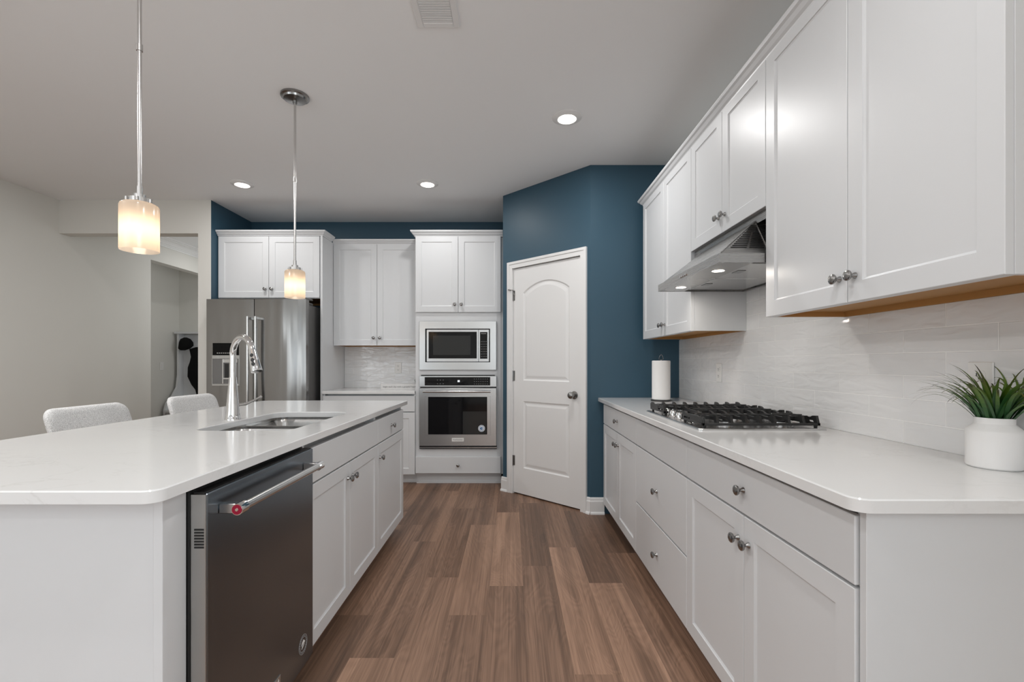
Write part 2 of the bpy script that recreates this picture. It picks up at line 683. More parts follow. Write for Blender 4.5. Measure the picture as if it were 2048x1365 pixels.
def text_mesh(body, size, extrude=0.0004, mat=None):
    c = bpy.data.curves.new('lettering', 'FONT')
    c.body = body
    c.size = size
    c.extrude = extrude
    c.align_x = 'CENTER'
    c.align_y = 'CENTER'
    c.resolution_u = 3
    o = bpy.data.objects.new('lettering', c)
    COL.objects.link(o)
    dg = bpy.context.evaluated_depsgraph_get()
    me = bpy.data.meshes.new_from_object(o.evaluated_get(dg))
    bpy.data.objects.remove(o)
    bpy.data.curves.remove(c)
    me.materials.clear()
    me.materials.append(mat)
    return me


# ------------------------------------------------------------------ the setting
CEIL = 2.743
XL, XR = -4.315, 1.33
YB = 5.13
T = 0.12
# floor of individual planks in one mesh
PW, PL = 0.178, 1.22
OFF = {-5: .790, -4: .530, -3: .106, -2: .790, -1: .024, 0: .225, 1: .449, 2: .052, 3: .377}
TONE = {(-1, 2.469): .62, (-1, 1.249): .47, (0, 2.715): .33, (0, 1.495): .36, (1, 1.768): .53, (1, 2.988): .42, (1, .548): .40,
        (2, 2.503): .30, (2, 1.283): .56, (3, 2.9): .24, (3, 1.68): .44, (-2, 2.184): .52, (-2, .964): .34, (-2, 3.404): .42,
        (-3, 2.569): .37, (-3, 1.349): .55, (-4, 1.866): .40, (-4, .646): .56, (-4, 3.086): .46, (-5, 2.184): .40, (-5, .964): .30,
        (-1, 3.689): .40, (-3, 3.789): .50, (0, 3.935): .42}
fv, ff, fuv, ftone = [], [], [], []
rnd = random.Random(3)
for row in range(-31, 9):
    x0 = 0.065 + row * PW
    x1 = x0 + PW
    off = OFF.get(row, rnd.random())
    for c in range(-5, 7):
        y0 = (off + c) * PL
        y1 = y0 + PL
        a0, a1, b0, b1 = max(x0, -5.4), min(x1, 1.46), max(y0, REAR - .1), min(y1, 7.35)
        if a1 <= a0 or b1 <= b0:
            continue
        o = len(fv)
        fv += [(a0, b0, 0), (a1, b0, 0), (a1, b1, 0), (a0, b1, 0)]
        ff.append((o, o + 1, o + 2, o + 3))
        ux, uy = rnd.uniform(0, 40), rnd.uniform(0, 40)
        fuv += [(a0 + ux, b0 + uy), (a1 + ux, b0 + uy), (a1 + ux, b1 + uy), (a0 + ux, b1 + uy)]
        t = min((abs(k[1] - y0) + (0 if k[0] == row else 99), v) for k, v in TONE.items())
        ftone.append(t[1] if t[0] < 0.1 else rnd.choice((.32, .38, .44, .5, .56)))
me = bpy.data.meshes.new('floor')
me.from_pydata(fv, [], ff)
ul = me.uv_layers.new(name='plank')
for i, u in enumerate(fuv):
    ul.data[i].uv = u
ta = me.attributes.new('tone', 'FLOAT', 'FACE')
for i, t in enumerate(ftone):
    ta.data[i].value = t
me.materials.append(M_FLOOR)
link('floor', me)['kind'] = 'structure'

struct('ceiling', MB().box(-5.4, 1.45, REAR - T, 7.32, CEIL, CEIL + .1), M_CEIL)
# left wall with the doorway into the mud room
mb = MB().box(XL - T, XL, REAR, 5.57, 0, CEIL)
mb.box(XL - T, XL, 5.57, 7.2, 2.427, CEIL)
struct('wall_left', mb, M_BEIGE)
struct('wall_header', MB().box(XL, -2.988, 4.44, 4.56, 2.425, CEIL), M_BEIGE)
struct('wall_wing', MB().box(-2.988, -2.864, 4.44, 7.2, 0, CEIL, fm={'+x': 1}), [M_BEIGE, M_BLUE])
struct('wall_mudroom', MB().box(-5.14 - T, -5.14, 5.57, 7.2, 0, CEIL), M_BEIGE)
struct('wall_mudroom_front', MB().box(-5.14 - T, XL - T, 5.45, 5.57, 0, CEIL), M_BEIGE)
struct('wall_hall_back', MB().box(-5.14 - T, -2.864, 7.2, 7.32, 0, CEIL), M_BEIGE)
struct('wall_back', MB().box(-2.864, XR + T, YB, YB + T, 0, CEIL), M_BLUE)
struct('wall_right', MB().box(XR, XR + T, REAR, YB, 0, CEIL), M_BEIGE)
# rear wall with two windows
mb = MB().box(XL - T, XR + T, REAR - T, REAR, 0, .75).box(XL - T, XR + T, REAR - T, REAR, 2.25, CEIL)
xs = [XL - T, WIN[0][0], WIN[0][1], WIN[1][0], WIN[1][1], XR + T]
for i in (0, 2, 4):
    mb.box(xs[i], xs[i + 1], REAR - T, REAR, .75, 2.25)
struct('wall_rear', mb, M_BEIGE)
for i, (a, b) in enumerate(WIN):
    mb = MB()
    for x in (a + .025, (a + b) / 2, b - .025):
        mb.box(x - .025, x + .025, REAR - .09, REAR - .03, .75, 2.25)
    for z in (.775, 1.5, 2.225):
        mb.box(a, b, REAR - .08, REAR - .04, z - .025, z + .025)
    struct('window_%d' % (i + 1), mb, M_TRIM)

# pantry closet walls: left side, diagonal with the door, right piece facing the camera
P0, P1 = Vector((-0.0745, 4.33)), Vector((0.6248, 3.654))
DU = (P1 - P0)
DLEN = DU.length
DANG = math.atan2(DU.y, DU.x)
DN = Vector((math.sin(DANG), -math.cos(DANG)))      # towards the camera
DUN = DU.normalized()
U0, U1 = 0.125, 0.887          # door opening along the diagonal
DOORH = 2.05


def dpt(u, d, z=0):            # d = distance behind the wall's face
    q = P0 + DUN * u - DN * d
    return (q.x, q.y, z)


def dbox(mb, u0, u1, d0, d1, z0, z1, mi=0):
    P = [dpt(u, d, z) for z in (z0, z1) for d in (d0, d1) for u in (u0, u1)]
    return mb.add(P, [(0, 2, 3, 1), (4, 5, 7, 6), (0, 1, 5, 4), (2, 6, 7, 3), (0, 4, 6, 2), (1, 3, 7, 5)], False, mi)


mb = MB()
dbox(mb, 0, U0, 0, .1, 0, CEIL)
dbox(mb, U1, DLEN, 0, .1, 0, CEIL)
dbox(mb, U0, U1, 0, .1, DOORH, CEIL)
struct('wall_pantry', mb, M_BLUE)
q = dpt(0, .1)
struct('wall_pantry_left', MB().prism([(P0.x, P0.y), (P0.x, YB), (q[0] + .03, YB), (q[0], q[1])], lambda u, v, w_: (u, v, w_), 0, CEIL), M_BLUE)
q = dpt(DLEN, .1)
struct('wall_pantry_right', MB().prism([(P1.x, P1.y), (XR, P1.y), (XR, P1.y + .1), (q[0], P1.y + .1), (q[0], q[1])], lambda u, v, w_: (u, v, w_), 0, CEIL), M_BLUE)

# door casing (jambs stepped in profile)
mb = MB()
CW = .059
for (a, b, s_) in ((U0 - CW + .004, U0 + .004, 1), (U1 - .004, U1 + CW - .004, -1)):
    dbox(mb, a, b, -.014, 0, 0, DOORH + CW - .004)
    if s_ > 0:
        dbox(mb, a, a + .022, -.020, -.014, 0, DOORH + CW - .004)
        dbox(mb, a + .022, a + .03, -.017, -.014, 0, DOORH + CW - .026)
    else:
        dbox(mb, b - .022, b, -.020, -.014, 0, DOORH + CW - .004)
        dbox(mb, b - .03, b - .022, -.017, -.014, 0, DOORH + CW - .026)
dbox(mb, U0 + .004, U1 - .004, -.014, 0, DOORH - .004, DOORH + CW - .004)
dbox(mb, U0 - CW + .026, U1 + CW - .026, -.020, -.014, DOORH + CW - .026, DOORH + CW - .004)
dbox(mb, U0, U0 + .004, 0, .1, 0, DOORH)
dbox(mb, U1 - .004, U1, 0, .1, 0, DOORH)
dbox(mb, U0 + .004, U1 - .004, 0, .1, DOORH - .004, DOORH)
dbox(mb, U0 + .004, U0 + .014, .05, .1, 0, DOORH - .004)
dbox(mb, U1 - .014, U1 - .004, .05, .1, 0, DOORH - .004)
struct('trim_1', mb, M_TRIM)

# pantry door: two raised panels, the upper one with an arched head
DW_ = U1 - U0 - .014
DH = 2.028


def panel_loop(x0, x1, z0, z1, rise, d):
    x0, x1, z0, z1 = x0 + d, x1 - d, z0 + d, z1 - d
    pts = [(x0, z0), (x1, z0)]
    n = 14
    if rise:
        for i in range(n + 1):
            t = i / n
            pts.append((x1 + (x0 - x1) * t, z1 - rise + rise * math.sin(PI * t) ** .8 if 0 < i < n else z1 - rise))
    else:
        for i in range(n + 1):
            pts.append((x1 + (x0 - x1) * i / n, z1))
    return pts


door = thing('door_1', None, None, dpt(U0 + .007, .006), DANG)
door['kind'] = 'structure'
mb = MB()
PAN = [(.118, DW_ - .118, .245, .845, 0), (.118, DW_ - .118, 1.030, 1.900, .085)]
zb = .012
outer = [(0, zb), (DW_, zb), (DW_, zb + DH), (0, zb + DH)]
holes = [panel_loop(*p_, 0) for p_ in PAN]
polys = [outer] + [h[::-1] for h in holes]
P = [(x, 0, z) for l in polys for x, z in l]
mb.add(P, [list(t) for t in tessellate_polygon([[Vector((x, z, 0)) for x, z in l] for l in polys])])
for p_ in PAN:
    L3 = [[(x, y, z) for x, z in panel_loop(*p_, d)] for d, y in ((0, 0), (.010, .008), (.020, .008), (.042, .003))]
    mb.loft(L3, cap1=False, smooth=False)
    inner = panel_loop(*p_, .042)
    tri = tessellate_polygon([[Vector((x, z, 0)) for x, z in inner]])
    mb.add([(x, .003, z) for x, z in inner], [list(t) for t in tri])
mb.add([(x, y, z) for y in (0, .035) for x, z in outer], [(0, 1, 5, 4), (1, 2, 6, 5), (2, 3, 7, 6), (3, 0, 4, 7), (4, 5, 6, 7)])
part('door_panel', mb, M_TRIM, door)
kn = MB().lathe([(0, 0), (.032, 0), (.032, .006), (.014, .010), (.011, .028), (.018, .034), (.027, .045), (.029, .055), (.024, .066), (.012, .072), (0, .073)],
                (DW_ - .065, 0, .925), '-y', 28)
part('door_knob', kn, M_NICKEL, door, 'round brushed nickel door knob')
for z in (.30, 1.07, 1.80):
    mb = MB().box(-.004, .016, -.002, 0, z - .045, z + .045).lathe([(0, -.047), (.0065, -.047), (.0065, .047), (0, .047)], (-.003, -.006, z), 'z', 12)
    part('hinge', mb, M_NICKEL, door)
mb = MB().tube([(-.001, -.012, 1.85), (-.03, -.035, 1.852)], .0035, 8).lathe([(0, 0), (.008, 0), (.008, .012), (0, .012)], (-.03, -.035, 1.846), 'z', 10)
mb.tube([(-.001, -.012, 1.85), (.02, -.012, 1.80)], .003, 8)
part('door_stop', mb, M_NICKEL, door)


def baseboard(mb, fn, a, b):
    prof = [(0, 0), (.015, 0), (.015, .098), (.011, .108), (.010, .122), (.005, .13), (0, .13)]
    mb.prism(prof, fn, a, b)
    mb.prism([(.015, 0), (.027, 0), (.026, .010), (.021, .017), (.015, .019)], fn, a, b)


mb = MB()
baseboard(mb, lambda o, z, t: (t, P1.y - o, z), P1.x - .004, .7315)
baseboard(mb, lambda o, z, t: dpt(t, -o, z), U1 + CW - .004, DLEN + .006)
struct('baseboard_right', mb, M_TRIM)
mb = MB()
baseboard(mb, lambda o, z, t: dpt(t, -o, z), -.012, U0 - CW + .004)
struct('baseboard_pantry', mb, M_TRIM)
mb = MB()
baseboard(mb, lambda o, z, t: (XL + o, t, z), REAR, 5.57)
struct('baseboard_left', mb, M_TRIM)
# crown on the hall's left wall, beyond the header
mb = MB()
mb.prism([(0, -.012), (.010, -.012), (.010, .004), (.018, .008), (.018, .020), (.026, .024), (.032, .040), (.048, .060), (.066, .070), (.070, .070), (.070, .080), (.084, .084), (.088, .1), (0, .1)], lambda o, z, t: (XL + o, t, CEIL - .1 + z), 4.56, 7.2)
struct('trim_2', mb, M_TRIM)

# ------------------------------------------------------------------ cabinet builders (front faces local -y)
FT = .0195       # door thickness


def shaker(x0, x1, z0, z1, st=.058):
    y0, y1 = -FT, -.0008
    b = .0015
    mb = MB()
    o = [(x0, z0), (x1, z0), (x1, z1), (x0, z1)]

    def ins(d):
        return [(x0 + d, z0 + d), (x1 - d, z0 + d), (x1 - d, z1 - d), (x0 + d, z1 - d)]
    L = [[(x, y1, z) for x, z in o], [(x, y0 + b, z) for x, z in o], [(x, y0, z) for x, z in ins(b)],
         [(x, y0, z) for x, z in ins(st)], [(x, y0 + .0035, z) for x, z in ins(st + .0015)], [(x, y0 + .0065, z) for x, z in ins(st + .007)]]
    mb.loft(L, cap0=True, cap1=True, smooth=False)
    return mb


def flat_front(x0, x1, z0, z1):
    return MB().box(x0, x1, -FT, -.0008, z0, z1, .002)


_k = MB().lathe([(0, 0), (.0095, 0), (.0090, .003), (.0055, .008), (.0050, .013), (.0075, .016), (.0135, .0185), (.0160, .0225),
                 (.0155, .0260), (.0110, .0292), (.0050, .0305), (0, .0308)], (0, 0, 0), '-y', 42)
for _i, (_x, _y, _z) in enumerate(_k.v):
    _r = math.hypot(_x, _z)
    if _y < -.015 and .003 < _r:
        _k.v[_i] = (_x, _y - .00022 * math.sin(7 * math.atan2(_z, _x) + 200 * _r), _z)
KNOB = _k.mesh('knob', M_NICKEL)


def knob(parent, x, z):
    k = link('knob', KNOB)
    k.parent = parent
    k.location = (x, -FT, z)


def doors2(root, w_, z0, z1, kz, g=.0016, e=.002):
    for s_ in (-1, 1):
        a, b = ((-w_ / 2 + e, -g) if s_ < 0 else (g, w_ / 2 - e))
        d = part('door', shaker(a, b, z0, z1), M_CAB, root)
        knob(d, s_ * .032, kz)


def drawer(root, x0, x1, z0, z1, kx=None, kz=None, name='drawer'):
    d = part(name, flat_front(x0, x1, z0, z1), M_CAB, root)
    if kx is not None:
        knob(d, kx, (z0 + z1) / 2 if kz is None else kz)
    return d


def base_carcass(root, w_, dep, zt=.886, toe=True):
    t = .018
    mb = MB()
    h = w_ / 2
    mb.box(-h, -h + t, 0, dep, .1, zt).box(h - t, h, 0, dep, .1, zt)
    mb.box(-h + t, h - t, 0, dep, .1, .118).box(-h + t, h - t, dep - .006, dep, .118, zt)
    mb.box(-h + t, h - t, .05, .068, zt - .05, zt)
    mb.box(-h + t, h - t, .04, .058, .690, .745)
    part('carcass', mb, M_CAB, root)
    part('toe_kick', MB().box(-h, h, .075, .093, 0, .1), M_CAB, root)


def crown(mb, path, z0, scale=1.0):
    prof = [(-.018, 0), (.004, 0), (.006, .008), (.016, .016), (.026, .030), (.036, .036), (.040, .046), (.040, .052), (-.018, .052)]
    prof = [(a * scale if a > 0 else a, b * scale) for a, b in prof]
    pts = [Vector(p_) for p_ in path]
    loops = []
    for i, p_ in enumerate(pts):
        ns = []
        for a, b in ((i - 1, i), (i, i + 1)):
            if 0 <= a and b < len(pts):
                d = (pts[b] - pts[a]).normalized()
                ns.append(Vector((d.y, -d.x)))
        q = ns[0] if len(ns) == 1 else (ns[0] + ns[1]) / (1 + ns[0].dot(ns[1]))
        loops.append([(p_.x + q.x * o, p_.y + q.y * o, z0 + z) for o, z in prof])
    mb.loft(loops, cap0=True, cap1=True, smooth=False)
    return mb


def wall_carcass(root, w_, dep, z0, z1, recess=.02):
    """upper cabinet box; its underside is raw wood set up behind the rails"""
    h = w_ / 2
    t = .016
    mb = MB()
    fm = {'-z': 1}
    mb.box(-h, -h + t, 0, dep, z0, z1, fm={'-z': 0, '+x': 1}).box(h - t, h, 0, dep, z0, z1, fm={'-z': 0, '-x': 1})
    mb.box(-h + t, h - t, 0, t, z0, z1, fm={'-z': 0, '+y': 1})
    mb.box(-h + t, h - t, t, dep, z0 + recess, z1, fm=fm)
    mb.box(-h + t, h - t, dep - t, dep, z0, z0 + recess, mi=1)
    part('carcass', mb, [M_CAB, M_WOODU], root, 'white painted box with a raw wood underside')


# ------------------------------------------------------------------ right run: base cabinets, worktop, uppers
XDR = .715
CFX = XDR + FT
RDEP = XR - CFX - .002


def right_root(name, label, x, ya, yb, z=0, group=None):
    return thing(name, label, 'cabinet', (x, (ya + yb) / 2, z), -PI / 2, group), yb - ya


G = 'white base cabinets under the right worktop'
r, w_ = right_root('base_cabinet', 'white base cabinet nearest the camera on the right, one wide drawer above two doors', CFX, .965, 1.894, group=G)
base_carcass(r, w_, RDEP)
doors2(r, w_, .1, .714, .636)
drawer(r, -w_ / 2 + .002, w_ / 2 - .002, .721, .866, 0)
r, w_ = right_root('drawer_cabinet', 'white cabinet under the gas cooktop with two deep drawers and a plain top front', CFX, 1.894, 2.66, group=G)
base_carcass(r, w_, RDEP)
drawer(r, -w_ / 2 + .002, w_ / 2 - .002, .721, .866, name='false_front')
drawer(r, -w_ / 2 + .002, w_ / 2 - .002, .397, .714, 0)
drawer(r, -w_ / 2 + .002, w_ / 2 - .002, .1, .390, 0)
r, w_ = right_root('base_cabinet', 'white base cabinet at the far right against the blue wall, drawer over two doors', CFX, 2.66, 3.594, group=G)
base_carcass(r, w_, RDEP)
doors2(r, w_, .1, .714, .636)
drawer(r, -w_ / 2 + .002, w_ / 2 - .002, .721, .866, 0)
part('filler', MB().box(-w_ / 2 - .058, -w_ / 2, 0, .02, .1, .886), M_CAB, r)
single('end_panel', MB().box(.7225, XR - .002, .945, .9635, 0, .886, .001), M_CAB, 'plain white end panel under the near end of the right worktop', 'panel')

XCR, ZC0, ZC1 = .684, .886, .914
mb = MB().slab(rr(XCR, XR - .001, .92, P1.y - .001, (.035, .004, .002, .002)), [], ZC0, ZC1)
single('countertop', mb, M_QUARTZ, 'long white quartz worktop along the right wall holding the cooktop', 'countertop')

XU = 1.01
UFX = XU + FT
UDEP = XR - UFX - .002
UTOP, UBOT = 2.404, 1.3665
UY = [.949, 1.845, 2.609, 3.558]


def upper_right(label, ya, yb, z0, kz, name='upper_cabinet'):
    root, w2 = right_root(name, label, UFX, ya, yb, group='white wall cabinets along the right wall')
    wall_carcass(root, w2, UDEP, z0, UTOP + .004)
    doors2(root, w2, z0, UTOP, kz)
    return root, w2


def straight_crown(root, x0, x1, z0, path=None):
    mb = MB()
    crown(mb, path or [(x0, -FT + .004), (x1, -FT + .004)], z0, .92)
    part('crown_moulding', mb, M_CAB, root)


r, w_ = upper_right('large white double-door wall cabinet at the top right above the potted grass', UY[0], UY[1], UBOT, 1.442)
straight_crown(r, -w_ / 2, w_ / 2, UTOP - .016)
r, w_ = upper_right('short white double-door wall cabinet directly above the range hood', UY[1], UY[2], 1.809, 1.888)
straight_crown(r, -w_ / 2, w_ / 2, UTOP - .016)
r, w_ = upper_right('white double-door wall cabinet at the far right, beyond the hood beside the blue wall', UY[2], UY[3], UBOT, 1.437)
straight_crown(r, -w_ / 2, w_ / 2, UTOP - .016, [(-w_ / 2, .28), (-w_ / 2, -FT + .004), (w_ / 2, -FT + .004)])

# tiled backsplashes
mb = MB().box(XR - .0095, XR - .0005, .30, P1.y - .001, ZC1 + .0005, UBOT - .0005)
mb.box(XR - .0095, XR - .0005, UY[1] + .001, UY[2] - .001, UBOT - .0005, 1.808)
single('tile_backsplash', mb, M_TILER, 'white glossy subway tile backsplash on the right wall behind the cooktop', 'backsplash')

# ------------------------------------------------------------------ back run
S = 205.5
OX0, OX1 = -.932, -.098
YF = 4.545      # carcass front of the 24-inch-deep tall units
r = thing('oven_cabinet', 'tall white cabinet housing the microwave and wall oven', 'cabinet', ((OX0 + OX1) / 2, YF, 0))
w_ = OX1 - OX0
h = w_ / 2
dep = YB - YF - .003
mb = MB()
mb.box(-h, -h + .045, 0, .02, .1, 2.43).box(h - .045, h, 0, .02, .1, 2.43)
mb.box(-h, -h + .018, .02, dep, .1, 2.43).box(h - .018, h, .02, dep, .1, 2.43)
for a, b in ((.1, .115), (.115, .365), (1.05, 1.132), (1.58, 1.69), (2.40, 2.43)):
    mb.box(-h + .045, h - .045, 0, .02, a, b)
    mb.box(-h + .018, h - .018, .02, dep - .01, b - .018 if b < 1.6 else a, b if b < 1.6 else a + .018)
mb.box(-h + .018, h - .018, dep - .01, dep, .1, 2.43)
part('carcass', mb, M_CAB, r)
mb = MB().box(-h, h, .055, .073, 0, .1)
mb.box(-h, h, .043, .055, 0, .016)
part('toe_kick', mb, M_CAB, r)
part('filler', MB().box(h, h + .022, .004, .02, .1, 2.43), M_CAB, r)
doors2(r, w_, 1.682, 2.424, 1.757)
drawer(r, -h + .002, h - .002, .112, .272, 0)
mb = MB()
crown(mb, [(-h, .212), (-h, -FT + .004), (h + .018, -FT + .004)], 2.418, 1.05)
part('crown_moulding', mb, M_CAB, r)
OXC = (OX0 + OX1) / 2


def sx(px):      # photo column -> offset from the oven cabinet's centre line (face plane)
    return (px - 1022) / S - OXC


def sz(py):
    return CAM_H + (727 - py) / S


# microwave with trim kit
r = thing('microwave', 'built-in stainless microwave with trim frame above the wall oven', 'microwave', (OXC, YF, 0))
x0, x1, z0, z1 = sx(838.7), sx(992.5), sz(740.4), sz(643)
a0, a1, c0, c1 = sx(850.5), sx(980), sz(725), sz(657.8)
def rect(xa, xb, za, zb, y):
    return [(xa, y, za), (xb, y, za), (xb, y, zb), (xa, y, zb)]


mb = MB().loft([rect(x0, x1, z0, z1, -.0008), rect(x0, x1, z0, z1, -.0165), rect(x0 + .0015, x1 - .0015, z0 + .0015, z1 - .0015, -.018),
                rect(a0 - .001, a1 + .001, c0 - .001, c1 + .001, -.018), rect(a0, a1, c0, c1, -.017), rect(a0, a1, c0, c1, -.0008)], smooth=False)
part('trim_frame', mb, M_STEEL, r)
part('body', MB().box(a0 + .002, a1 - .002, .012, .40, c0 + .016, c1 - .014).box(a0 + .0005, a1 - .0005, .004, .012, c0 + .0005, c1 - .0005), M_BLACK, r)
b0, b1, d0, d1 = sx(853), sx(978), sz(724), sz(659.5)
cs = sx(957)
dm = part('door', MB().box(b0, cs - .001, -.016, .004, d0, d1, .002), M_STEEL, r)
part('window', MB().box(sx(857), sx(953.5), -.0175, -.016, sz(717.5), sz(664), .0005), M_GLASSBLK, dm)
part('window_mesh', MB().box(sx(866), sx(941), -.0182, -.0175, sz(710.5), sz(671.5)), M_GLASSGRY, dm)
cp = part('control_panel', MB().box(cs + .001, b1, -.016, .004, d0, d1, .002), M_STEEL, r)
part('keypad', MB().box(sx(960), sx(974.8), -.0178, -.016, sz(718), sz(664.5), .0005), M_GLASSBLK, cp)
mb = MB()
for i in range(4):
    for j in range(7):
        xx = sx(962) + i * (sx(973) - sx(962)) / 3.3
        zz = sz(714) + j * .024
        mb.box(xx, xx + .008, -.0183, -.0178, zz, zz + .006)
part('keypad_print', mb, M_GREYTXT, cp)
t = part('lettering', text_mesh('KitchenAid', .011, mat=M_PLATE), None, cp)
t.location = (sx(967.3), -.0183, sz(667.6))
t.rotation_euler = (PI / 2, 0, 0)

# wall oven
r = thing('built_in_oven', 'stainless single wall oven with black glass door below the microwave', 'oven', (OXC, YF, 0))
x0, x1 = sx(838.8), sx(993)
part('body', MB().box(x0 + .014, x1 - .014, .0, .52, sz(894), sz(754)), M_BLACK, r)
part('top_vent', MB().box(sx(842), sx(989.5), -.016, -.0008, sz(752.5), sz(750.3)), M_BLACK, r)
cp = part('control_panel', MB().box(x0, x1, -.022, -.0008, sz(774.2), sz(752.6), .002), M_STEEL, r)
part('display', MB().box(sx(849.5), sx(980.5), -.0235, -.022, sz(771.5), sz(754.8), .0005), M_GLASSBLK, cp)
mb = MB()
for i in range(3):
    for j in range(2):
        mb.box(sx(874) + i * .028, sx(874) + i * .028 + .010, -.0240, -.0235, sz(768.5) + j * .036, sz(768.5) + j * .036 + .005)
part('keypad_print', mb, M_GREYTXT, cp)
mb = MB()
for i in range(7):
    for j in range(3):
        mb.box(sx(948) + i * .021, sx(948) + i * .021 + .008, -.0240, -.0235, sz(769) + j * .024, sz(769) + j * .024 + .005)
part('keypad_print', mb, M_GREYTXT, cp)
part('clock_segments', MB().box(sx(915.5), sx(917), -.0240, -.0235, sz(764.5), sz(761)).box(sx(917.8), sx(919.3), -.0240, -.0235, sz(764.5), sz(761)), M_LCD, cp)
d = part('door', MB().box(x0, x1, -.036, -.001, sz(891.6), sz(776.6), .003), M_STEEL, r)
part('window_frame', MB().box(sx(850.5), sx(981), -.0395, -.036, sz(870.5), sz(793), .001), M_STEEL, d)
part('window', MB().box(sx(857), sx(974.5), -.0405, -.0395, sz(869), sz(794), .0004), M_GLASSBLK, d)
part('reflection_patch', MB().box(sx(926), sx(973), -.0411, -.0405, sz(868), sz(823)), M_GLASSGRY, d, 'lighter patch imitating a reflection, lower right of the oven window')  # lighter grey laid on the glass to imitate a reflection
zc = sz(783.2)
mb = MB().tube([(sx(848), -.078, zc), (sx(981.5), -.078, zc)], .0105, 16)
for xx in (sx(850.5), sx(979)):
    mb.box(xx - .011, xx + .011, -.080, -.036, zc - .009, zc + .009, .002)
part('handle', mb, M_HANDLE, d)
bd = part('badge', MB().box(sx(904), sx(928), -.0385, -.036, sz(883), sz(876), .0006), M_PLATE, d)
t = part('lettering', text_mesh('KitchenAid', .020, mat=M_GREYTXT), None, bd)
t.location = (sx(916), -.039, sz(879.5))
t.rotation_euler = (PI / 2, 0, 0)
st = part('sticker', MB().lathe([(0, .0006), (.033, .0006), (.033, 0), (0, 0)], (sx(963.4), -.0411, sz(856.8)), '-y', 28), M_WHITEST, d, 'round white and blue sticker')
mb = MB()
cxx, czz = sx(963.4), sz(856.8)
mb.lathe([(.024, 0), (.024, .0004), (.027, .0004), (.027, 0)], (cxx, -.0417, czz), '-y', 28)
mb.prism([(-.016, -.004), (-.006, -.014), (.010, -.012), (.016, -.004), (.004, -.006), (-.004, 0), (.014, 0), (.012, .008), (-.004, .012), (-.014, .006)],
         lambda u, v, q_: (cxx + u, -.0417 - q_, czz + v), 0, .0005)
part('emblem', mb, M_BLUEST, st)
part('bottom_trim', MB().box(x0, x1 + .003, -.020, -.001, sz(898.4), sz(891.8), .001, 1).box(x0, x1 + .003, -.024, -.020, sz(896.6), sz(894.8), .001), [M_HANDLE, M_BLACK], r)

# middle wall cabinet, its base cabinet, worktop, tile
MX0, MX1 = -1.834, -.934
w_ = MX1 - MX0
YM = YB - .33 + FT
r = thing('upper_cabinet', 'white double-door wall cabinet between the fridge surround and the oven cabinet', 'cabinet', ((MX0 + MX1) / 2, YM, 0))
wall_carcass(r, w_, YB - YM - .003, 1.367, 2.42)
doors2(r, w_, 1.367, 2.415, 1.446)
straight_crown(r, -w_ / 2, w_ / 2, 2.411)
r = thing('base_cabinet', 'white base cabinet on the back wall below the short worktop, half hidden by the island', 'cabinet', ((MX0 + MX1) / 2, YF, 0))
base_carcass(r, w_, YB - YF - .003)
doors2(r, w_, .1, .705, .63)
drawer(r, -w_ / 2 + .002, w_ / 2 - .002, .712, .866, 0)
single('countertop', MB().slab([(MX0 + .001, 4.508), (MX1 - .001, 4.508), (MX1 - .001, YB - .001), (MX0 + .001, YB - .001)], [], ZC0, ZC1), M_QUARTZ,
       'short white quartz worktop on the back wall left of the oven', 'countertop')
single('tile_backsplash', MB().box(MX0 + .001, MX1 - .001, YB - .0095, YB - .0005, ZC1 + .0005, 1.366), M_TILEB,
       'wavy glossy white tile backsplash on the back wall beside the oven cabinet', 'backsplash')

# fridge surround and cabinet above
single('fridge_side_panel', MB().box(-1.857, -1.836, 4.53, YB - .003, 0, 2.425, .001), M_CAB, 'tall white side panel standing between the fridge and the back worktop', 'panel')
FX0, FX1 = -2.860, -1.859
w_ = FX1 - FX0
r = thing('upper_cabinet', 'deep white double-door cabinet above the stainless refrigerator', 'cabinet', ((FX0 + FX1) / 2, YF + .004, 0))
wall_carcass(r, w_, YB - YF - .008, 1.818, 2.43)
doors2(r, w_, 1.823, 2.422, 1.907, e=.008)
mb = MB()
crown(mb, [(-w_ / 2 + .001, -FT + .004), (w_ / 2 + .022, -FT + .004), (w_ / 2 + .022, .209)], 2.426, .95)
part('crown_moulding', mb, M_CAB, r)

# refrigerator
r = thing('refrigerator', 'stainless french-door refrigerator with a dispenser in its left door', 'refrigerator', (-2.375, 4.33, 0))


def fx(px, s_=215.0):
    return (px - 1022) / s_ + 2.375


part('body', MB().box(-.44, .452, .075, .76, .02, 1.74, .004), M_FRSIDE, r, 'dark grey painted body')
part('plinth', MB().box(-.43, .44, .09, .74, 0, .02), M_BLACK, r)


def curved_door(xa, xb, z0, z1, bow=.010):
    mb = MB()
    n = 14
    front, back = [], []
    for i in range(n + 1):
        t = i / n
        x = xa + (xb - xa) * t
        edge = .0 * (max(0, 1 - t * n) + max(0, 1 - (1 - t) * n))
        front.append((x, edge - bow * math.sin(PI * t)))
    poly = front + [(xb, .068), (xa, .068)]
    mb.prism(poly, lambda u, v, q_: (u, v, q_), z0, z1)
    k = len(mb.f)
    return mb


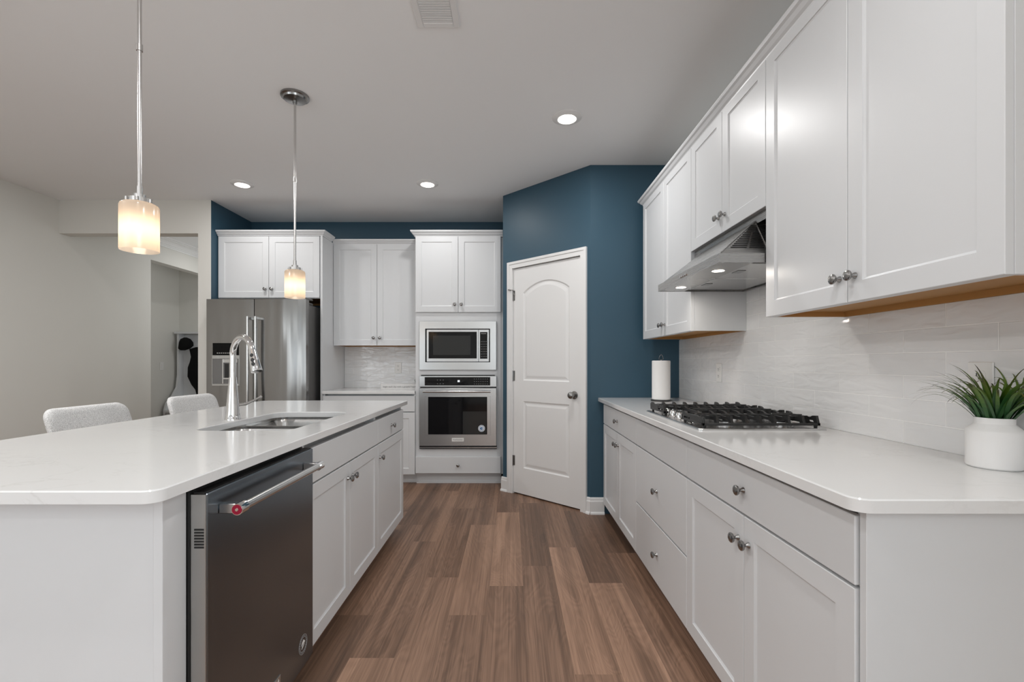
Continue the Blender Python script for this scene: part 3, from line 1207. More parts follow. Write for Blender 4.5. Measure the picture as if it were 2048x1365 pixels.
dl = part('door', curved_door(fx(412.3), fx(507.3), .74, 1.782, .004), M_FRIDGE, r, 'left door with the dispenser')
drr = part('door', curved_door(fx(508.7), fx(611.5), .74, 1.782, .014), M_FRIDGE, r, 'right door')
fd = part('freezer_drawer', curved_door(fx(412.3), fx(611.5), .09, .73, .006), M_FRIDGE, r)
for dd, px in ((dl, 494.3), (drr, 510.3)):
    xx = fx(px, 218)
    mb = MB().tube([(xx, -.062, .80), (xx, -.062, 1.615)], .012, 14)
    for zz in (.815, 1.60):
        mb.box(xx - .0125, xx + .0125, -.064, .0, zz - .012, zz + .012, .002)
    part('handle', mb, M_HANDLE, dd)
part('handle', MB().tube([(-.40, -.062, .66), (.40, -.062, .66)], .012, 14).box(-.39, -.365, -.064, -.001, .648, .672).box(.365, .39, -.064, -.001, .648, .672), M_STEEL, fd)
x0, x1 = fx(425.5), fx(477.5)
part('dispenser_display', MB().box(x0, x1, -.007, .0, 1.258, 1.372, .001), M_DISPLAY, dl)
mb = MB()
for i in range(9):
    mb.box(x0 + .04 + i * .018, x0 + .05 + i * .018, -.0076, -.007, 1.276, 1.281)
part('display_icons', mb, M_PLATE, dl)
mb = MB().box(x0 - .006, x1 + .006, -.008, .0, 1.226, 1.258, .001).box(x0 - .006, x1 + .006, -.008, .0, .975, .992, .001)
mb.box(x0 - .006, x0, -.008, .0, .992, 1.226).box(x1, x1 + .006, -.008, .0, .992, 1.226)
part('dispenser_frame', mb, M_DWSIDE, dl)
part('dispenser_recess', MB().box(x0, x1, -.0045, .0, .992, 1.226), M_FRSIDE, dl)
part('ice_chute', MB().box(x0 + .092, x0 + .104, -.012, -.0045, .995, 1.222).box(x0 + .104, x1 - .01, -.010, -.0045, 1.19, 1.222)
     .box(x0 + .104, x1 - .03, -.010, -.0045, 1.035, 1.048), M_STEEL, dl)
part('paddle', MB().box(x0 + .112, x0 + .150, -.009, -.0045, 1.05, 1.18, .002), M_BLACK, dl)
part('hinge_cover', MB().box(fx(600), fx(611), .0, .16, 1.783, 1.80, .004).box(.40, .45, .05, .20, 1.741, 1.765, .008), M_FRSIDE, r)

# ------------------------------------------------------------------ island
XIF = -.765
ICX = XIF - FT
IDEP = .60
G = 'white base cabinets in the island'
mb = MB().slab(rr(-1.794, -.750, .981, 3.37, (.03, .035, .004, .06)), [rr(-1.29, -.892, 1.86, 2.576, .075, 8)], ZC0, ZC1)
single('countertop', mb, M_QUARTZ, 'white quartz island top with a sink cut-out', 'countertop')
r = thing('island_panelling', 'white panels closing the near end, far end and back of the kitchen island', 'panel', (-1.10, 1.05, 0))


def ib(x0, x1, y0, y1, z0, z1, b=.001):
    return MB().box(x0 + 1.10, x1 + 1.10, y0 - 1.05, y1 - 1.05, z0, z1, b)


part('end_panel', ib(-1.43, -.8065, 1.0505, 1.068, 0, .886), M_CAB, r)
part('corner_post', ib(-.806, -.785, 1.047, 1.124, 0, .886), M_CAB, r)
part('end_panel', ib(-1.43, XIF - .022, 3.306, 3.325, .1, .886).box(-.33, XIF - .10 + 1.10, 3.306 - 1.05, 3.325 - 1.05, 0, .1), M_CAB, r)
part('back_panel', ib(-1.43, -1.412, 1.069, 3.305, 0, .886), M_CAB, r)

r = thing('sink_cabinet', 'white island cabinet under the sink with a plain top front and two doors', 'cabinet', (ICX, (1.745 + 2.674) / 2, 0), PI / 2, G)
w_ = 2.674 - 1.745
base_carcass(r, w_, IDEP)
doors2(r, w_, .09, .714, .645)
drawer(r, -w_ / 2 + .002, w_ / 2 - .002, .721, .858, name='false_front')
r = thing('base_cabinet', 'white island cabinet at the far end, small drawer above a single door', 'cabinet', (ICX, (2.674 + 3.305) / 2, 0), PI / 2, G)
w_ = 3.303 - 2.674
base_carcass(r, w_, IDEP)
d = part('door', shaker(-w_ / 2 + .002, w_ / 2 - .002, .09, .714), M_CAB, r)
knob(d, -w_ / 2 + .034, .636)
drawer(r, -w_ / 2 + .002, w_ / 2 - .002, .721, .858, -.02)

# dishwasher (front faces +x): local x runs along world +y
r = thing('dishwasher', 'dark stainless dishwasher with a bar handle built into the island', 'dishwasher', (-.775, 1.435, 0), PI / 2)
part('tub', MB().box(-.308, .300, .004, .58, .09, .872).box(-.300, .300, .10, .58, .0, .09), M_BLACK, r)
d = part('door', MB().box(-.3025, .3025, -.035, .002, .10, .866, .0025), M_DW, r)
part('side_edge', MB().box(-.3055, -.3030, -.033, .003, .10, .864), M_DWSIDE, d, 'bare steel edge of the door')
mb = MB()
for i in range(7):
    zz = .734 + i * .0072
    mb.box(-.3068, -.3055, -.029, -.006, zz, zz + .0042)
part('vent_slots', mb, M_BLACK, d)
part('control_strip', MB().box(-.300, .300, -.028, .0, .866, .8685), M_BLACK, d)
zc = .815
hb = part('handle', MB().tube([(-.252, -.085, zc), (.232, -.085, zc)], .0118, 18).box(-.258, -.236, -.088, -.035, zc - .0125, zc + .0125, .002)
          .box(.220, .242, -.088, -.035, zc - .0125, zc + .0125, .002), M_STEEL, d)
mb = MB().lathe([(0, 0), (.0145, 0), (.0150, .004), (.0150, .030), (0, .030)], (-.264, -.085, zc), 'x', 24)
part('end_cap', mb, M_CHROME, hb)
part('end_cap', MB().lathe([(0, 0), (.0150, 0), (.0145, .026), (0, .026)], (.226, -.085, zc), 'x', 24), M_CHROME, hb)
mb = MB().lathe([(0, 0), (.0125, 0), (.0125, .0015), (0, .0015)], (-.2640, -.085, zc), '-x', 24)
md = part('medallion', mb, M_RED, hb, 'round red end medallion')
part('medallion_centre', MB().lathe([(0, 0), (.0042, 0), (.0036, .0012), (0, .0012)], (-.2655, -.085, zc), '-x', 16), M_CHROME, md)
em = part('emblem', MB().lathe([(.0315, 0), (.0315, .0006), (.033, .0006), (.033, 0)], (.220, -.035, .183), '-y', 32)
          .lathe([(0.0235, 0), (.0235, .0005), (.0245, .0005), (.0245, 0)], (.220, -.035, .183), '-y', 32), M_EMBLEM, d, 'round printed emblem with a ring of small letters')
mb = MB()
for k, (ox, oz) in enumerate(((-.004, .004), (.003, -.002), (-.002, -.009))):
    mb.prism([(-.010, -.004), (.002, .000), (.012, .006), (.008, .011), (-.004, .006)], lambda u, v, q_: (.220 + u + ox, -.035 - q_, .183 + v + oz), 0, .0006)
part('emblem_leaf', mb, M_PLATE, em)
mb = MB()
for i in range(22):
    a = 2 * PI * i / 22
    mb.box(.220 + .027 * math.cos(a) - .001, .220 + .027 * math.cos(a) + .001, -.0356, -.035, .183 + .027 * math.sin(a) - .0018, .183 + .027 * math.sin(a) + .0018)
part('emblem_letters', mb, M_EMBLEM, em)
bd = part('badge', MB().box(-.055, .055, -.0372, -.035, .157, .187, .0006), M_DWSIDE, d)
t = part('lettering', text_mesh('KitchenAid', .019, mat=M_PLATE), None, bd)
t.location = (0, -.0376, .172)
t.rotation_euler = (PI / 2, 0, 0)

# sink: two undermounted bowls
r = thing('sink', 'undermount stainless double-bowl sink set in the island top', 'sink', (-1.091, 2.218, .68))


def bowl(y0, y1, x0=-1.298, x1=-.884, zt=.884):
    mb = MB()
    rows = [(-.028, 0, .06), (0, 0, .075), (.004, -.006, .075), (.012, -.10, .07), (.020, -.17, .06), (.045, -.196, .045)]
    loops = []
    for ins_, dz, rad in rows:
        loops.append([(x + 1.091, y - 2.218, zt + dz - .68) for x, y in rr(x0 + ins_, x1 - ins_, y0 + ins_, y1 - ins_, rad, 6)])
    n = len(loops[0])
    mb.loft(loops, cap1=True)
    mb.loft([[(x * 1.0, y, z - .0015) for x, y, z in l] for l in loops], cap1=True)
    return mb


for y0, y1 in ((1.852, 2.212), (2.224, 2.584)):
    mb = MB()
    rows = [(0, -.012, .06), (.006, -.03, .06), (.012, -.10, .06), (.020, -.165, .055), (.045, -.19, .045)]
    loops = [[(x + 1.091, y - 2.218, .884 + dz - .68) for x, y in rr(-1.298 + i_, -.884 - i_, y0 + i_, y1 - i_, rad, 6)] for i_, dz, rad in rows]
    mb.loft(loops, cap1=True)
    bw = part('bowl', mb, M_SINK, r)
    cy = (y0 + y1) / 2
    part('drain', MB().lathe([(.045, .0), (.043, .003), (.03, .002), (.0, .001)], (0, cy - 2.218, .014 - .0), 'z', 24), M_CHROME, bw)
mb = MB()
o_ = rr(-1.315, -.867, 1.835, 2.60, .08, 8)
hs = [rr(-1.298, -.884, a, b, .06, 6) for a, b in ((1.852, 2.212), (2.224, 2.584))]
mb2 = MB().slab([(x + 1.091, y - 2.218) for x, y in o_], [[(x + 1.091, y - 2.218) for x, y in q_] for q_ in hs], .872 - .68, .8855 - .68, .002)
part('rim', mb2, M_SINK, r)

# faucet
FX, FY = -1.337, 2.235
r = thing('faucet', 'tall chrome pull-down faucet standing behind the island sink', 'faucet', (FX, FY, ZC1))
part('base', MB().lathe([(0, 0), (.0345, 0), (.0345, .004), (.0325, .008), (.0305, .03), (.0265, .08), (.0215, .14), (.0172, .19), (.0162, .203), (0, .203)], (0, 0, 0), 'z', 40), M_CHROME, r)
FD = Vector((.85, -.53)).normalized()


def fp(rad, z):
    return (FD.x * rad, FD.y * rad, z)


pts = [fp(0, .203), fp(0, .25), fp(0, .305)]
R_ = .085
for i in range(1, 17):
    a = PI - (PI - .30) * i / 16
    pts.append(fp(R_ + R_ * math.cos(a), .308 + R_ * math.sin(a)))
part('spout', MB().tube(pts, .0143, 20), M_CHROME, r)
e0, e1 = Vector(pts[-1]), Vector(fp(.206, .232))
ax = (e1 - e0).normalized()
hp = [e0 + (e1 - e0) * t for t in (0, .05, .06, .12, .5, .96, 1.0)]
sh_ = part('spray_head', MB().tube(hp, [.0146, .0146, .0160, .0165, .0200, .0248, .0240], 24), M_CHROME, r)
side = Vector((FD.x, FD.y, 0))
nrm = (side - ax * side.dot(ax)).normalized()
lat = ax.cross(nrm)
vd = (nrm * .62 + lat * (.78 if lat.y < 0 else -.78)).normalized()
tg = ax.cross(vd)
for t0, ln in ((.30, .0095), (.52, .011), (.70, .011)):
    rad = .0150 + .010 * t0
    c = e0 + (e1 - e0) * t0 + vd * (rad - .0015)
    lp = []
    for k, (sc_, dd) in enumerate(((1, 0), (1, .0025), (.8, .0035))):
        lp.append([tuple(c + ax * (ln * .95 * sc_ * math.cos(2 * PI * i / 16)) + tg * (.0078 * sc_ * math.sin(2 * PI * i / 16)) + vd * dd) for i in range(16)])
    part('spray_button', MB().loft(lp, cap0=True, cap1=True), M_BLACK, sh_)
HD = Vector((.60, .80)).normalized()
mb = MB().tube([(HD.x * .018, HD.y * .018, .066), (HD.x * .040, HD.y * .040, .067), (HD.x * .058, HD.y * .058, .069), (HD.x * .098, HD.y * .098, .086), (HD.x * .128, HD.y * .128, .100)],
               [.009, .009, .0075, .005, .0048], 14)
mb.lathe([(0, -.007), (.005, -.005), (.007, 0), (.005, .005), (0, .007)], (HD.x * .130, HD.y * .130, .101), 'z', 14)
part('lever_handle', mb, M_CHROME, r)

# ------------------------------------------------------------------ gas cooktop
r = thing('gas_cooktop', 'stainless gas cooktop with black cast-iron grates on the right worktop', 'cooktop', (1.01, 2.225, ZC1))
CX0, CX1, CY0, CY1 = -.26, .26, -.365, .365


def crr(d, rad):
    return rr(CX0 + d, CX1 - d, CY0 + d, CY1 - d, rad)


part('tray', MB().loft([[(x, y, z) for x, y in crr(d, .015)] for d, z in ((0, 0), (0, .005), (.004, .008), (.014, .0085), (.018, .006))], cap0=True, cap1=True, smooth=False), M_STEEL, r)
for (bx, by, br) in ((-.10, -.25, .032), (.13, -.25, .042), (.05, 0, .055), (-.10, .25, .036), (.13, .25, .042)):
    bn = part('burner', MB().lathe([(0, .006), (br * 1.25, .006), (br * 1.2, .014), (br, .016), (br, .024), (0, .024)], (bx, by, 0), 'z', 28), M_STEEL, r)
    part('burner_cap', MB().lathe([(0, .024), (br * .92, .024), (br * .92, .030), (br * .8, .033), (0, .033)], (bx, by, 0), 'z', 28), M_IRON, bn)
for i in range(5):
    ky = -.165 + i * .0825
    part('control_knob', MB().lathe([(0, .006), (.021, .006), (.020, .010), (.0175, .012), (.0165, .032), (.0150, .035), (0, .035)], (-.205, ky, 0), 'z', 24)
         .box(-.2275, -.1825, ky - .0035, ky + .0035, .020, .038, .001), M_CHROME, r)


def fin(mb, x, ya, yb, t=.0095):
    """finger bar running along y from the outer rail (ya) inwards (yb), outer end raked down to a foot"""
    s_ = 1 if yb > ya else -1
    prof = [(ya, .018), (ya + s_ * .013, .057), (ya + s_ * .034, .055), (ya + s_ * .050, .048), (yb, .048), (yb, .036), (ya + s_ * .030, .036), (ya + s_ * .018, .018)]
    mb.prism(prof, lambda u, v, q_: (q_, u, v), x - t / 2, x + t / 2)


def xfin(mb, y, xa, xb, t=.010):
    s_ = 1 if xb > xa else -1
    prof = [(xa, .018), (xa + s_ * .016, .052), (xb, .050), (xb, .038), (xa + s_ * .026, .038), (xa + s_ * .016, .018)]
    mb.prism(prof, lambda u, v, q_: (u, q_, v), y - t / 2, y + t / 2)


for k, (ya, yb, xf) in enumerate(((-.350, -.120, -.238), (-.116, .116, -.150), (.120, .350, -.238))):
    mb = MB()
    xe = .238
    ym = (ya + yb) / 2
    mb.box(xf, xe, ya, ya + .010, .018, .028, .001).box(xf, xe, yb - .010, yb, .018, .028, .001)
    mb.box(xf, xf + .010, ya, yb, .018, .028, .001).box(xe - .010, xe, ya, yb, .018, .028, .001)
    mb.box(xf + .01, xe - .005, ym - .005, ym + .005, .040, .052, .001)
    n = 9 if k != 1 else 7
    for i in range(n):
        x = xf + .006 + (xe - xf - .012) * i / (n - 1)
        fin(mb, x, ya, ym, .0105)
        fin(mb, x, yb, ym, .0105)
    for y in (ya + .062, yb - .062):
        xfin(mb, y, xf, xf + .10)
        xfin(mb, y, xe, xe - .10)
    if k != 1:
        mb.box(xf - .001, xf + .012, ya if k == 0 else ym - .02, ym + .02 if k == 0 else yb, .026, .052, .003)
        yy = yb if k == 0 else ya
        mb.tube([(xf + .006, ym, .045), (-.152, yy, .045)], .006, 8)
    for x in (xf + .012, xe - .012):
        for y in (ya + .012, yb - .012):
            mb.lathe([(0, .0062), (.006, .0062), (.008, .020), (0, .020)], (x, y, 0), 'z', 10)
    part('grate', mb, M_IRON, r, ('grate nearest the camera', 'middle grate set back behind the knobs', 'grate at the far end')[k])

# ------------------------------------------------------------------ range hood
HX0, HX1, HY0, HY1, HZ0, HZ1 = .825, XR - .012, 1.847, 2.607, 1.585, 1.622
HXC, HYC = 1.08, (HY0 + HY1) / 2
r = thing('range_hood', 'stainless under-cabinet range hood above the gas cooktop', 'range hood', (HXC, HYC, HZ0))


def hp_(x, y, z):
    return (x - HXC, y - HYC, z - HZ0)


mb = MB()
x0, x1, y0, y1 = HX0 - HXC, HX1 - HXC, HY0 - HYC, HY1 - HYC
mb.box(x0, x0 + .004, y0, y1, 0, .037).box(x0 + .004, x1, y0, y0 + .004, 0, .037).box(x0 + .004, x1, y1 - .004, y1, 0, .037)
mb.box(x1 - .02, x1, y0 + .004, y1 - .004, 0, .037)
mb.box(x0 + .004, x0 + .142, y0 + .004, y1 - .004, .0008, .037)
mb.box(x0 + .142, x1 - .02, y0 + .004, y1 - .004, .012, .037)
part('rim', mb, M_STEELH, r)
# sloped canopy
AP = .125
F0, F1 = hp_(HX0 + .008, HY0 + .002, HZ1), hp_(HX0 + .008, HY1 - .002, HZ1)
B0, B1 = hp_(HX1, HY0 + .002, HZ1), hp_(HX1, HY1 - .002, HZ1)
A0, A1 = hp_(1.028, HY0 + AP - .012, 1.782), hp_(1.028, HY1 - AP, 1.782)
W0, W1 = hp_(HX1, HY0 + AP - .012, 1.782), hp_(HX1, HY1 - AP, 1.782)
part('canopy', MB().add([F0, F1, A1, A0, B0, B1, W0, W1], [(0, 1, 2, 3), (0, 3, 6, 4), (1, 5, 7, 2), (3, 2, 7, 6), (4, 6, 7, 5), (0, 4, 5, 1)]), M_STEELH, r)
mb = MB()
q0, q1 = hp_(1.032, HY0 + .003, 1.70), hp_(HX1, HY1 - .003, 1.8085)
mb.box(q0[0], q1[0], q0[1], q1[1], hp_(0, 0, 1.784)[2], q1[2])
mb.box(q0[0] - .002, q0[0], q0[1], q1[1], hp_(0, 0, 1.770)[2], q1[2])
part('mounting_plate', mb, M_STEELH, r)
# slotted vent on the near sloping side
Fv, Av, Sv = Vector(F0), Vector(A0), Vector(hp_(1.028, HY0 + .002, HZ1))
nv = (Sv - Fv).cross(Av - Fv).normalized()
if nv.y > 0:
    nv = -nv
mb = MB()
for i in range(13):
    t = .16 + .68 * i / 12
    L_ = Fv + (Av - Fv) * t
    R_2 = Sv + (Av - Sv) * t
    d_ = R_2 - L_
    segs = ((.10, .50), (.56, .93)) if i < 9 else ((.14, .90),)
    for a, b in segs:
        up_ = (Av - (Fv + Sv) / 2).normalized() * .0062
        A_, B_ = L_ + d_ * a, L_ + d_ * b
        P = [A_, B_, B_ + up_, A_ + up_]
        mb.add([p_ + nv * .0004 for p_ in P] + [p_ + nv * .0012 for p_ in P], [(0, 1, 2, 3), (4, 5, 6, 7), (0, 1, 5, 4), (1, 2, 6, 5), (2, 3, 7, 6), (3, 0, 4, 7)])
for i in range(11):
    t = .16 + .68 * i / 12
    L_ = Sv + (Av - Sv) * t + Vector((.012, 0, 0))
    up_ = (Av - Sv).normalized() * .006
    wv = Vector((.09, 0, 0))
    P = [L_, L_ + wv, L_ + wv + up_, L_ + up_]
    mb.add([p_ + nv * .0004 for p_ in P] + [p_ + nv * .0012 for p_ in P], [(0, 1, 2, 3), (4, 5, 6, 7), (0, 1, 5, 4), (1, 2, 6, 5), (2, 3, 7, 6), (3, 0, 4, 7)])
part('vent_slots', mb, M_BLACK, r)
part('seam', MB().tube([Sv + nv * .001, Av + nv * .001], .0022, 6).tube([Fv + nv * .001, Av + nv * .001], .0018, 6), M_STEELH, r)
for y in (2.045, 2.265):
    q_ = hp_(1.15, y + .19, HZ0)
for k in range(2):
    ya = y0 + .05 + k * .335
    fl = part('grease_filter', MB().box(x0 + .15, x1 - .04, ya, ya + .325, .004, .0115, .002), M_STEEL, r)
    part('filter_latch', MB().box(x0 + .165, x0 + .20, ya + .13, ya + .19, .002, .0042, .0005), M_NICKEL, fl)
for y in (2.02, 2.462):
    q_ = hp_(.900, y, HZ0)
    lb = part('lamp', MB().lathe([(0, 0), (.030, 0), (.032, .0002), (.032, .0007), (0, .0007)], (q_[0], q_[1], .0), 'z', 24), M_STEEL, r)
    part('lamp_lens', MB().lathe([(0, -.0012), (.025, -.0008), (.025, .0), (0, .0)], (q_[0], q_[1], .0), 'z', 24), M_HOODL, lb)
    area('hood_lamp_light', (.900, y, HZ0 - .004), (0, 0, 0), .05, .05, HOOD_P, (1, .93, .85), 'DISK')
for k in range(4):
    yy = HYC + .03 - k * .022 - HYC
    part('push_button', MB().lathe([(0, 0), (.0055, 0), (.0055, .005), (0, .006)], (x0, yy, .018), '-x', 12), M_CHROME, r)

# ------------------------------------------------------------------ things on the worktops


def outlet(label, loc, rot, cat='outlet', switch=False):
    root = thing('light_switch' if switch else 'power_outlet', label, cat, loc, rot, None)
    part('cover_plate', MB().box(-.036, .036, -.006, -.0006, -.06, .06, .0025), M_PLATE, root)
    if switch:
        part('rocker', MB().box(-.017, .017, -.009, -.006, -.033, .033, .0015), M_PLATE, root)
        return
    for dz in (-.021, .021):
        rc = part('receptacle', MB().prism(rr(-.017, .017, dz - .015, dz + .015, .010, 5), lambda u, v, q_: (u, q_, v), -.0078, -.006), M_PLATE, root)
        mb = MB().box(-.0085, -.0060, -.0083, -.0078, dz - .002, dz + .0075).box(.0060, .0085, -.0083, -.0078, dz - .002, dz + .006)
        mb.lathe([(0, 0), (.0028, 0), (.0028, .0005), (0, .0005)], (0, -.0078, dz - .008), '-y', 10)
        part('slots', mb, M_SLOT, rc)


outlet('white power outlet on the right tile wall above the far end of the cooktop', (XR - .0095, 2.945, 1.124), -PI / 2)
outlet('white power outlet on the tile wall just behind the potted grass', (XR - .0095, 1.304, 1.128), -PI / 2)
outlet('white power outlet on the back tile wall beside the oven cabinet', (-1.242, YB - .0095, 1.133), 0)
outlet('small white light switch on the shaded hallway wall beside the hall tree', (-5.14, 6.84, 1.14), PI / 2, 'switch', True)

# paper towel
PX, PY = 1.075, 3.33
r = thing('paper_towel_holder', 'wire paper towel holder with a dark base, under the white roll', 'paper towel holder', (PX, PY, ZC1))
part('base', MB().lathe([(0, 0), (.072, 0), (.072, .006), (.066, .010), (0, .010)], (0, 0, 0), 'z', 32), M_IRON, r)
mb = MB().tube([(0, 0, .010), (0, 0, .295)], .004, 8)
mb.tube([(0, 0, .292), (-.016, 0, .300), (-.010, 0, .322), (0, 0, .334), (.010, 0, .322), (.016, 0, .300), (0, 0, .292)], .0016, 6)
part('rod', mb, M_NICKEL, r)
mb = MB().loft([[(rad * math.cos(2 * PI * i / 40), rad * math.sin(2 * PI * i / 40), z) for i in range(40)]
                for rad, z in ((.018, .0), (.060, .0), (.0635, .004), (.0635, .274), (.060, .278), (.018, .278), (.018, .0))])
o = single('paper_towel_roll', MB().add([(x + PX, y + PY, z + ZC1 + .0105) for x, y, z in mb.v], mb.f, True), M_PAPER,
           'white roll of paper towels standing in the far corner of the right worktop', 'paper towels')

# potted grass
r = thing('potted_plant', 'artificial green grass in a small white ceramic pot on the right worktop', 'potted plant', (1.254, 1.206, ZC1))
part('pot', MB().lathe([(0, 0), (.050, 0), (.0545, .003), (.0555, .006), (.0560, .092), (.0545, .098), (.039, .113), (.0385, .116), (.0385, .128), (.0375, .1295), (.0355, .1285), (.0350, .110), (0, .110)],
                       (0, 0, 0), 'z', 48), M_POT, r)
part('soil', MB().lathe([(0, .1165), (.034, .1165), (.0345, .1105), (0, .1105)], (0, 0, 0), 'z', 24), M_SOIL, r)
mb = MB()
tones = []
rg = random.Random(11)


def blade(base, az, length, lean, curl, width, limit=None):
    n = 16
    P, TN = [], []
    p_ = Vector(base)
    el = PI / 2 - lean
    for i in range(n + 1):
        t = i / n
        wd = width * (0.75 + .9 * t if t < .3 else 1.02 * (1 - (t - .3) / .7) ** .75) + .0003
        dirv = Vector((math.cos(az) * math.cos(el), math.sin(az) * math.cos(el), math.sin(el)))
        sd = Vector((-math.sin(az), math.cos(az), 0))
        nn = sd.cross(dirv)
        P += [p_ - sd * wd + nn * .0012 * (1 - t), p_, p_ + sd * wd + nn * .0012 * (1 - t)]
        p_ = p_ + dirv * (length / n)
        if p_.x > limit:
            p_.x = limit - .001 * rg.random()
        el -= curl / n * (0.35 + 1.3 * t)
    F, tn = [], []
    for i in range(n):
        for k in range(2):
            a = i * 3 + k
            F.append((a, a + 1, a + 4, a + 3))
            tn.append(i / n)
    mb.add(P, F, True)
    tones.extend(tn)


for i in range(110):
    az = rg.uniform(0, 2 * PI)
    rad = .027 * math.sqrt(rg.random())
    outer_ = rad / .027
    base = (rad * math.cos(az), rad * math.sin(az), .112)
    az2 = az + rg.uniform(-.6, .6)
    blade(base, az2, rg.uniform(.13, .185) + .045 * outer_, rg.uniform(.0, .22) + .42 * outer_, rg.uniform(1.2, 2.6) * (.55 + .5 * outer_), rg.uniform(.0026, .0046), XR - .0115 - 1.254)
me = mb.mesh('foliage', M_LEAF)
ta = me.attributes.new('tone', 'FLOAT', 'FACE')
for i, t in enumerate(tones):
    ta.data[i].value = min(1, t + (hash((i // 32) * 7919) % 100) / 100 * .25 - .05)
part('foliage', me, None, r)

# sign and small plant on the back worktop
r = thing('wood_sign', 'long low white block sign with grey lettering on the back worktop', 'sign', (-1.137, 4.752, ZC1))
part('block', MB().box(-.192, .192, -.012, .012, 0, .060, .0015), M_SIGN, r)
t = part('lettering', text_mesh('begin each day with a grateful heart', .0235, mat=M_GREYTXT), None, r)
t.location = (0, -.0126, .030)
t.rotation_euler = (PI / 2, 0, 0)
r = thing('small_plant', 'tiny dark spiky plant mostly hidden behind the oven cabinet edge', 'potted plant', (-.984, 4.89, ZC1))
part('pot', MB().lathe([(0, 0), (.024, 0), (.031, .055), (.028, .055), (.026, .048), (0, .048)], (0, 0, 0), 'z', 24), M_POT, r)
mb = MB()
tones = []
for i in range(26):
    az = rg.uniform(0, 2 * PI)
    blade((.008 * math.cos(az), .008 * math.sin(az), .046), az, rg.uniform(.05, .075), rg.uniform(.1, .7), .5, .004, .04)
me = mb.mesh('leaves', M_LEAF)
ta = me.attributes.new('tone', 'FLOAT', 'FACE')
for i in range(len(me.polygons)):
    ta.data[i].value = .3
part('leaves', me, None, r)

# ------------------------------------------------------------------ pendants


def pendant(label, y):
    root = thing('pendant_light', label, 'pendant light', (-1.259, y, CEIL), 0, 'pendant lights over the island')
    part('canopy', MB().lathe([(0, 0), (.078, 0), (.078, -.010), (.066, -.014), (.062, -.024), (.012, -.030), (.012, -.044), (0, -.044)], (0, 0, 0), 'z', 40), M_NICKEL, root)
    zt = 1.725 - CEIL          # top of the shade
    rd = MB().tube([(0, 0, -.044), (0, 0, zt + .05)], .0065, 14)
    rd.lathe([(0, .0), (.0095, 0), (.0095, .022), (0, .022)], (0, 0, -.50), 'z', 14)
    rd.lathe([(0, .0), (.0090, 0), (.0090, .03), (0, .03)], (0, 0, zt + .028), 'z', 14)
    part('rod', rd, M_ROD, root)
    cap = MB().lathe([(0, -.03), (.012, -.03), (.014, .0), (.034, .002), (.034, .016), (.018, .018), (.018, .030), (0, .030)], (0, 0, zt), 'z', 24)
    for k in range(6):
        a = 2 * PI * k / 6
        cap.lathe([(0, 0), (.0045, 0), (.0045, .012), (0, .012)], (.037 * math.cos(a), .038 * math.sin(a), zt + .002), 'z', 8)
    part('socket_cap', cap, M_ROD, root)
    rs = .0555
    prof = [(.034, 0), (.046, -.001), (rs - .003, -.005), (rs, -.012), (rs, -.158), (rs - .0008, -.160)]
    part('shade', MB().lathe([(a, b + zt) for a, b in prof], (0, 0, 0), 'z', 48), M_SHADE, root)
    part('socket', MB().lathe([(0, -.031), (.015, -.031), (.015, -.067), (0, -.067)], (0, 0, zt), 'z', 16), M_PLATE, root)
    part('bulb', MB().lathe([(0, -.068), (.012, -.070), (.022, -.085), (.025, -.10), (.019, -.117), (0, -.124)], (0, 0, zt), 'z', 20), M_BULB, root)
    return root


pendant('nearer glass cylinder pendant over the island, at the upper left', 1.576)
pendant('farther glass cylinder pendant over the island, in front of the fridge', 2.71)

# ------------------------------------------------------------------ recessed lights and vent


def downlight(label, x, y, power=DOWN_P):
    root = thing('recessed_light', label, 'ceiling light', (x, y, CEIL), 0, 'recessed ceiling lights')
    part('trim_ring', MB().lathe([(0, 0), (.094, 0), (.093, -.004), (.082, -.010), (.060, -.014), (.057, -.011), (0, -.011)], (0, 0, 0), 'z', 40), M_TRIM, root)
    part('lens', MB().lathe([(0, -.0115), (.055, -.0115), (.053, -.0145), (0, -.016)], (0, 0, 0), 'z', 32), M_LENS, root)
    area('recessed_lamp_light', (x, y, CEIL - .022), (0, 0, 0), 0.09, 0.09, power, (1, .99, .98), 'DISK')


downlight('round recessed ceiling light nearest the camera, in front of the pantry door', .355, 2.947, 12)
downlight('round recessed ceiling light in front of the oven cabinet', -.724, 4.03)
downlight('round recessed ceiling light in front of the refrigerator', -2.335, 4.04)

r = thing('air_vent', 'white slatted air vent in the ceiling at the top of the photo', 'vent', (-.333, 1.97, CEIL))
mb = MB()
x0, x1, y0, y1 = -.098, .098, -.18, .18
mb.box(x0, x0 + .03, y0, y1, -.008, 0, .003).box(x1 - .03, x1, y0, y1, -.008, 0, .003)
mb.box(x0 + .03, x1 - .03, y0, y0 + .03, -.008, 0, .003).box(x0 + .03, x1 - .03, y1 - .03, y1, -.008, 0, .003)
part('frame', mb, M_TRIM, r)
part('duct', MB().box(x0 + .03, x1 - .03, y0 + .03, y1 - .03, -.0015, 0), M_FRSIDE, r)
mb = MB()
n = 22
for i in range(n):
    y = y0 + .034 + i * (y1 - y0 - .07) / (n - 1)
    mb.add([(x0 + .03, y - .0064, -.0068), (x1 - .03, y - .0064, -.0068), (x1 - .03, y + .0064, -.0050), (x0 + .03, y + .0064, -.0050),
            (x0 + .03, y - .0062, -.0082), (x1 - .03, y - .0062, -.0082), (x1 - .03, y + .0066, -.0064), (x0 + .03, y + .0066, -.0064)],
           [(0, 1, 2, 3), (4, 5, 6, 7), (0, 1, 5, 4), (2, 3, 7, 6), (0, 3, 7, 4), (1, 2, 6, 5)])
part('slats', mb, M_TRIM, r)

# ------------------------------------------------------------------ bar stools on the seating side (facing +x)


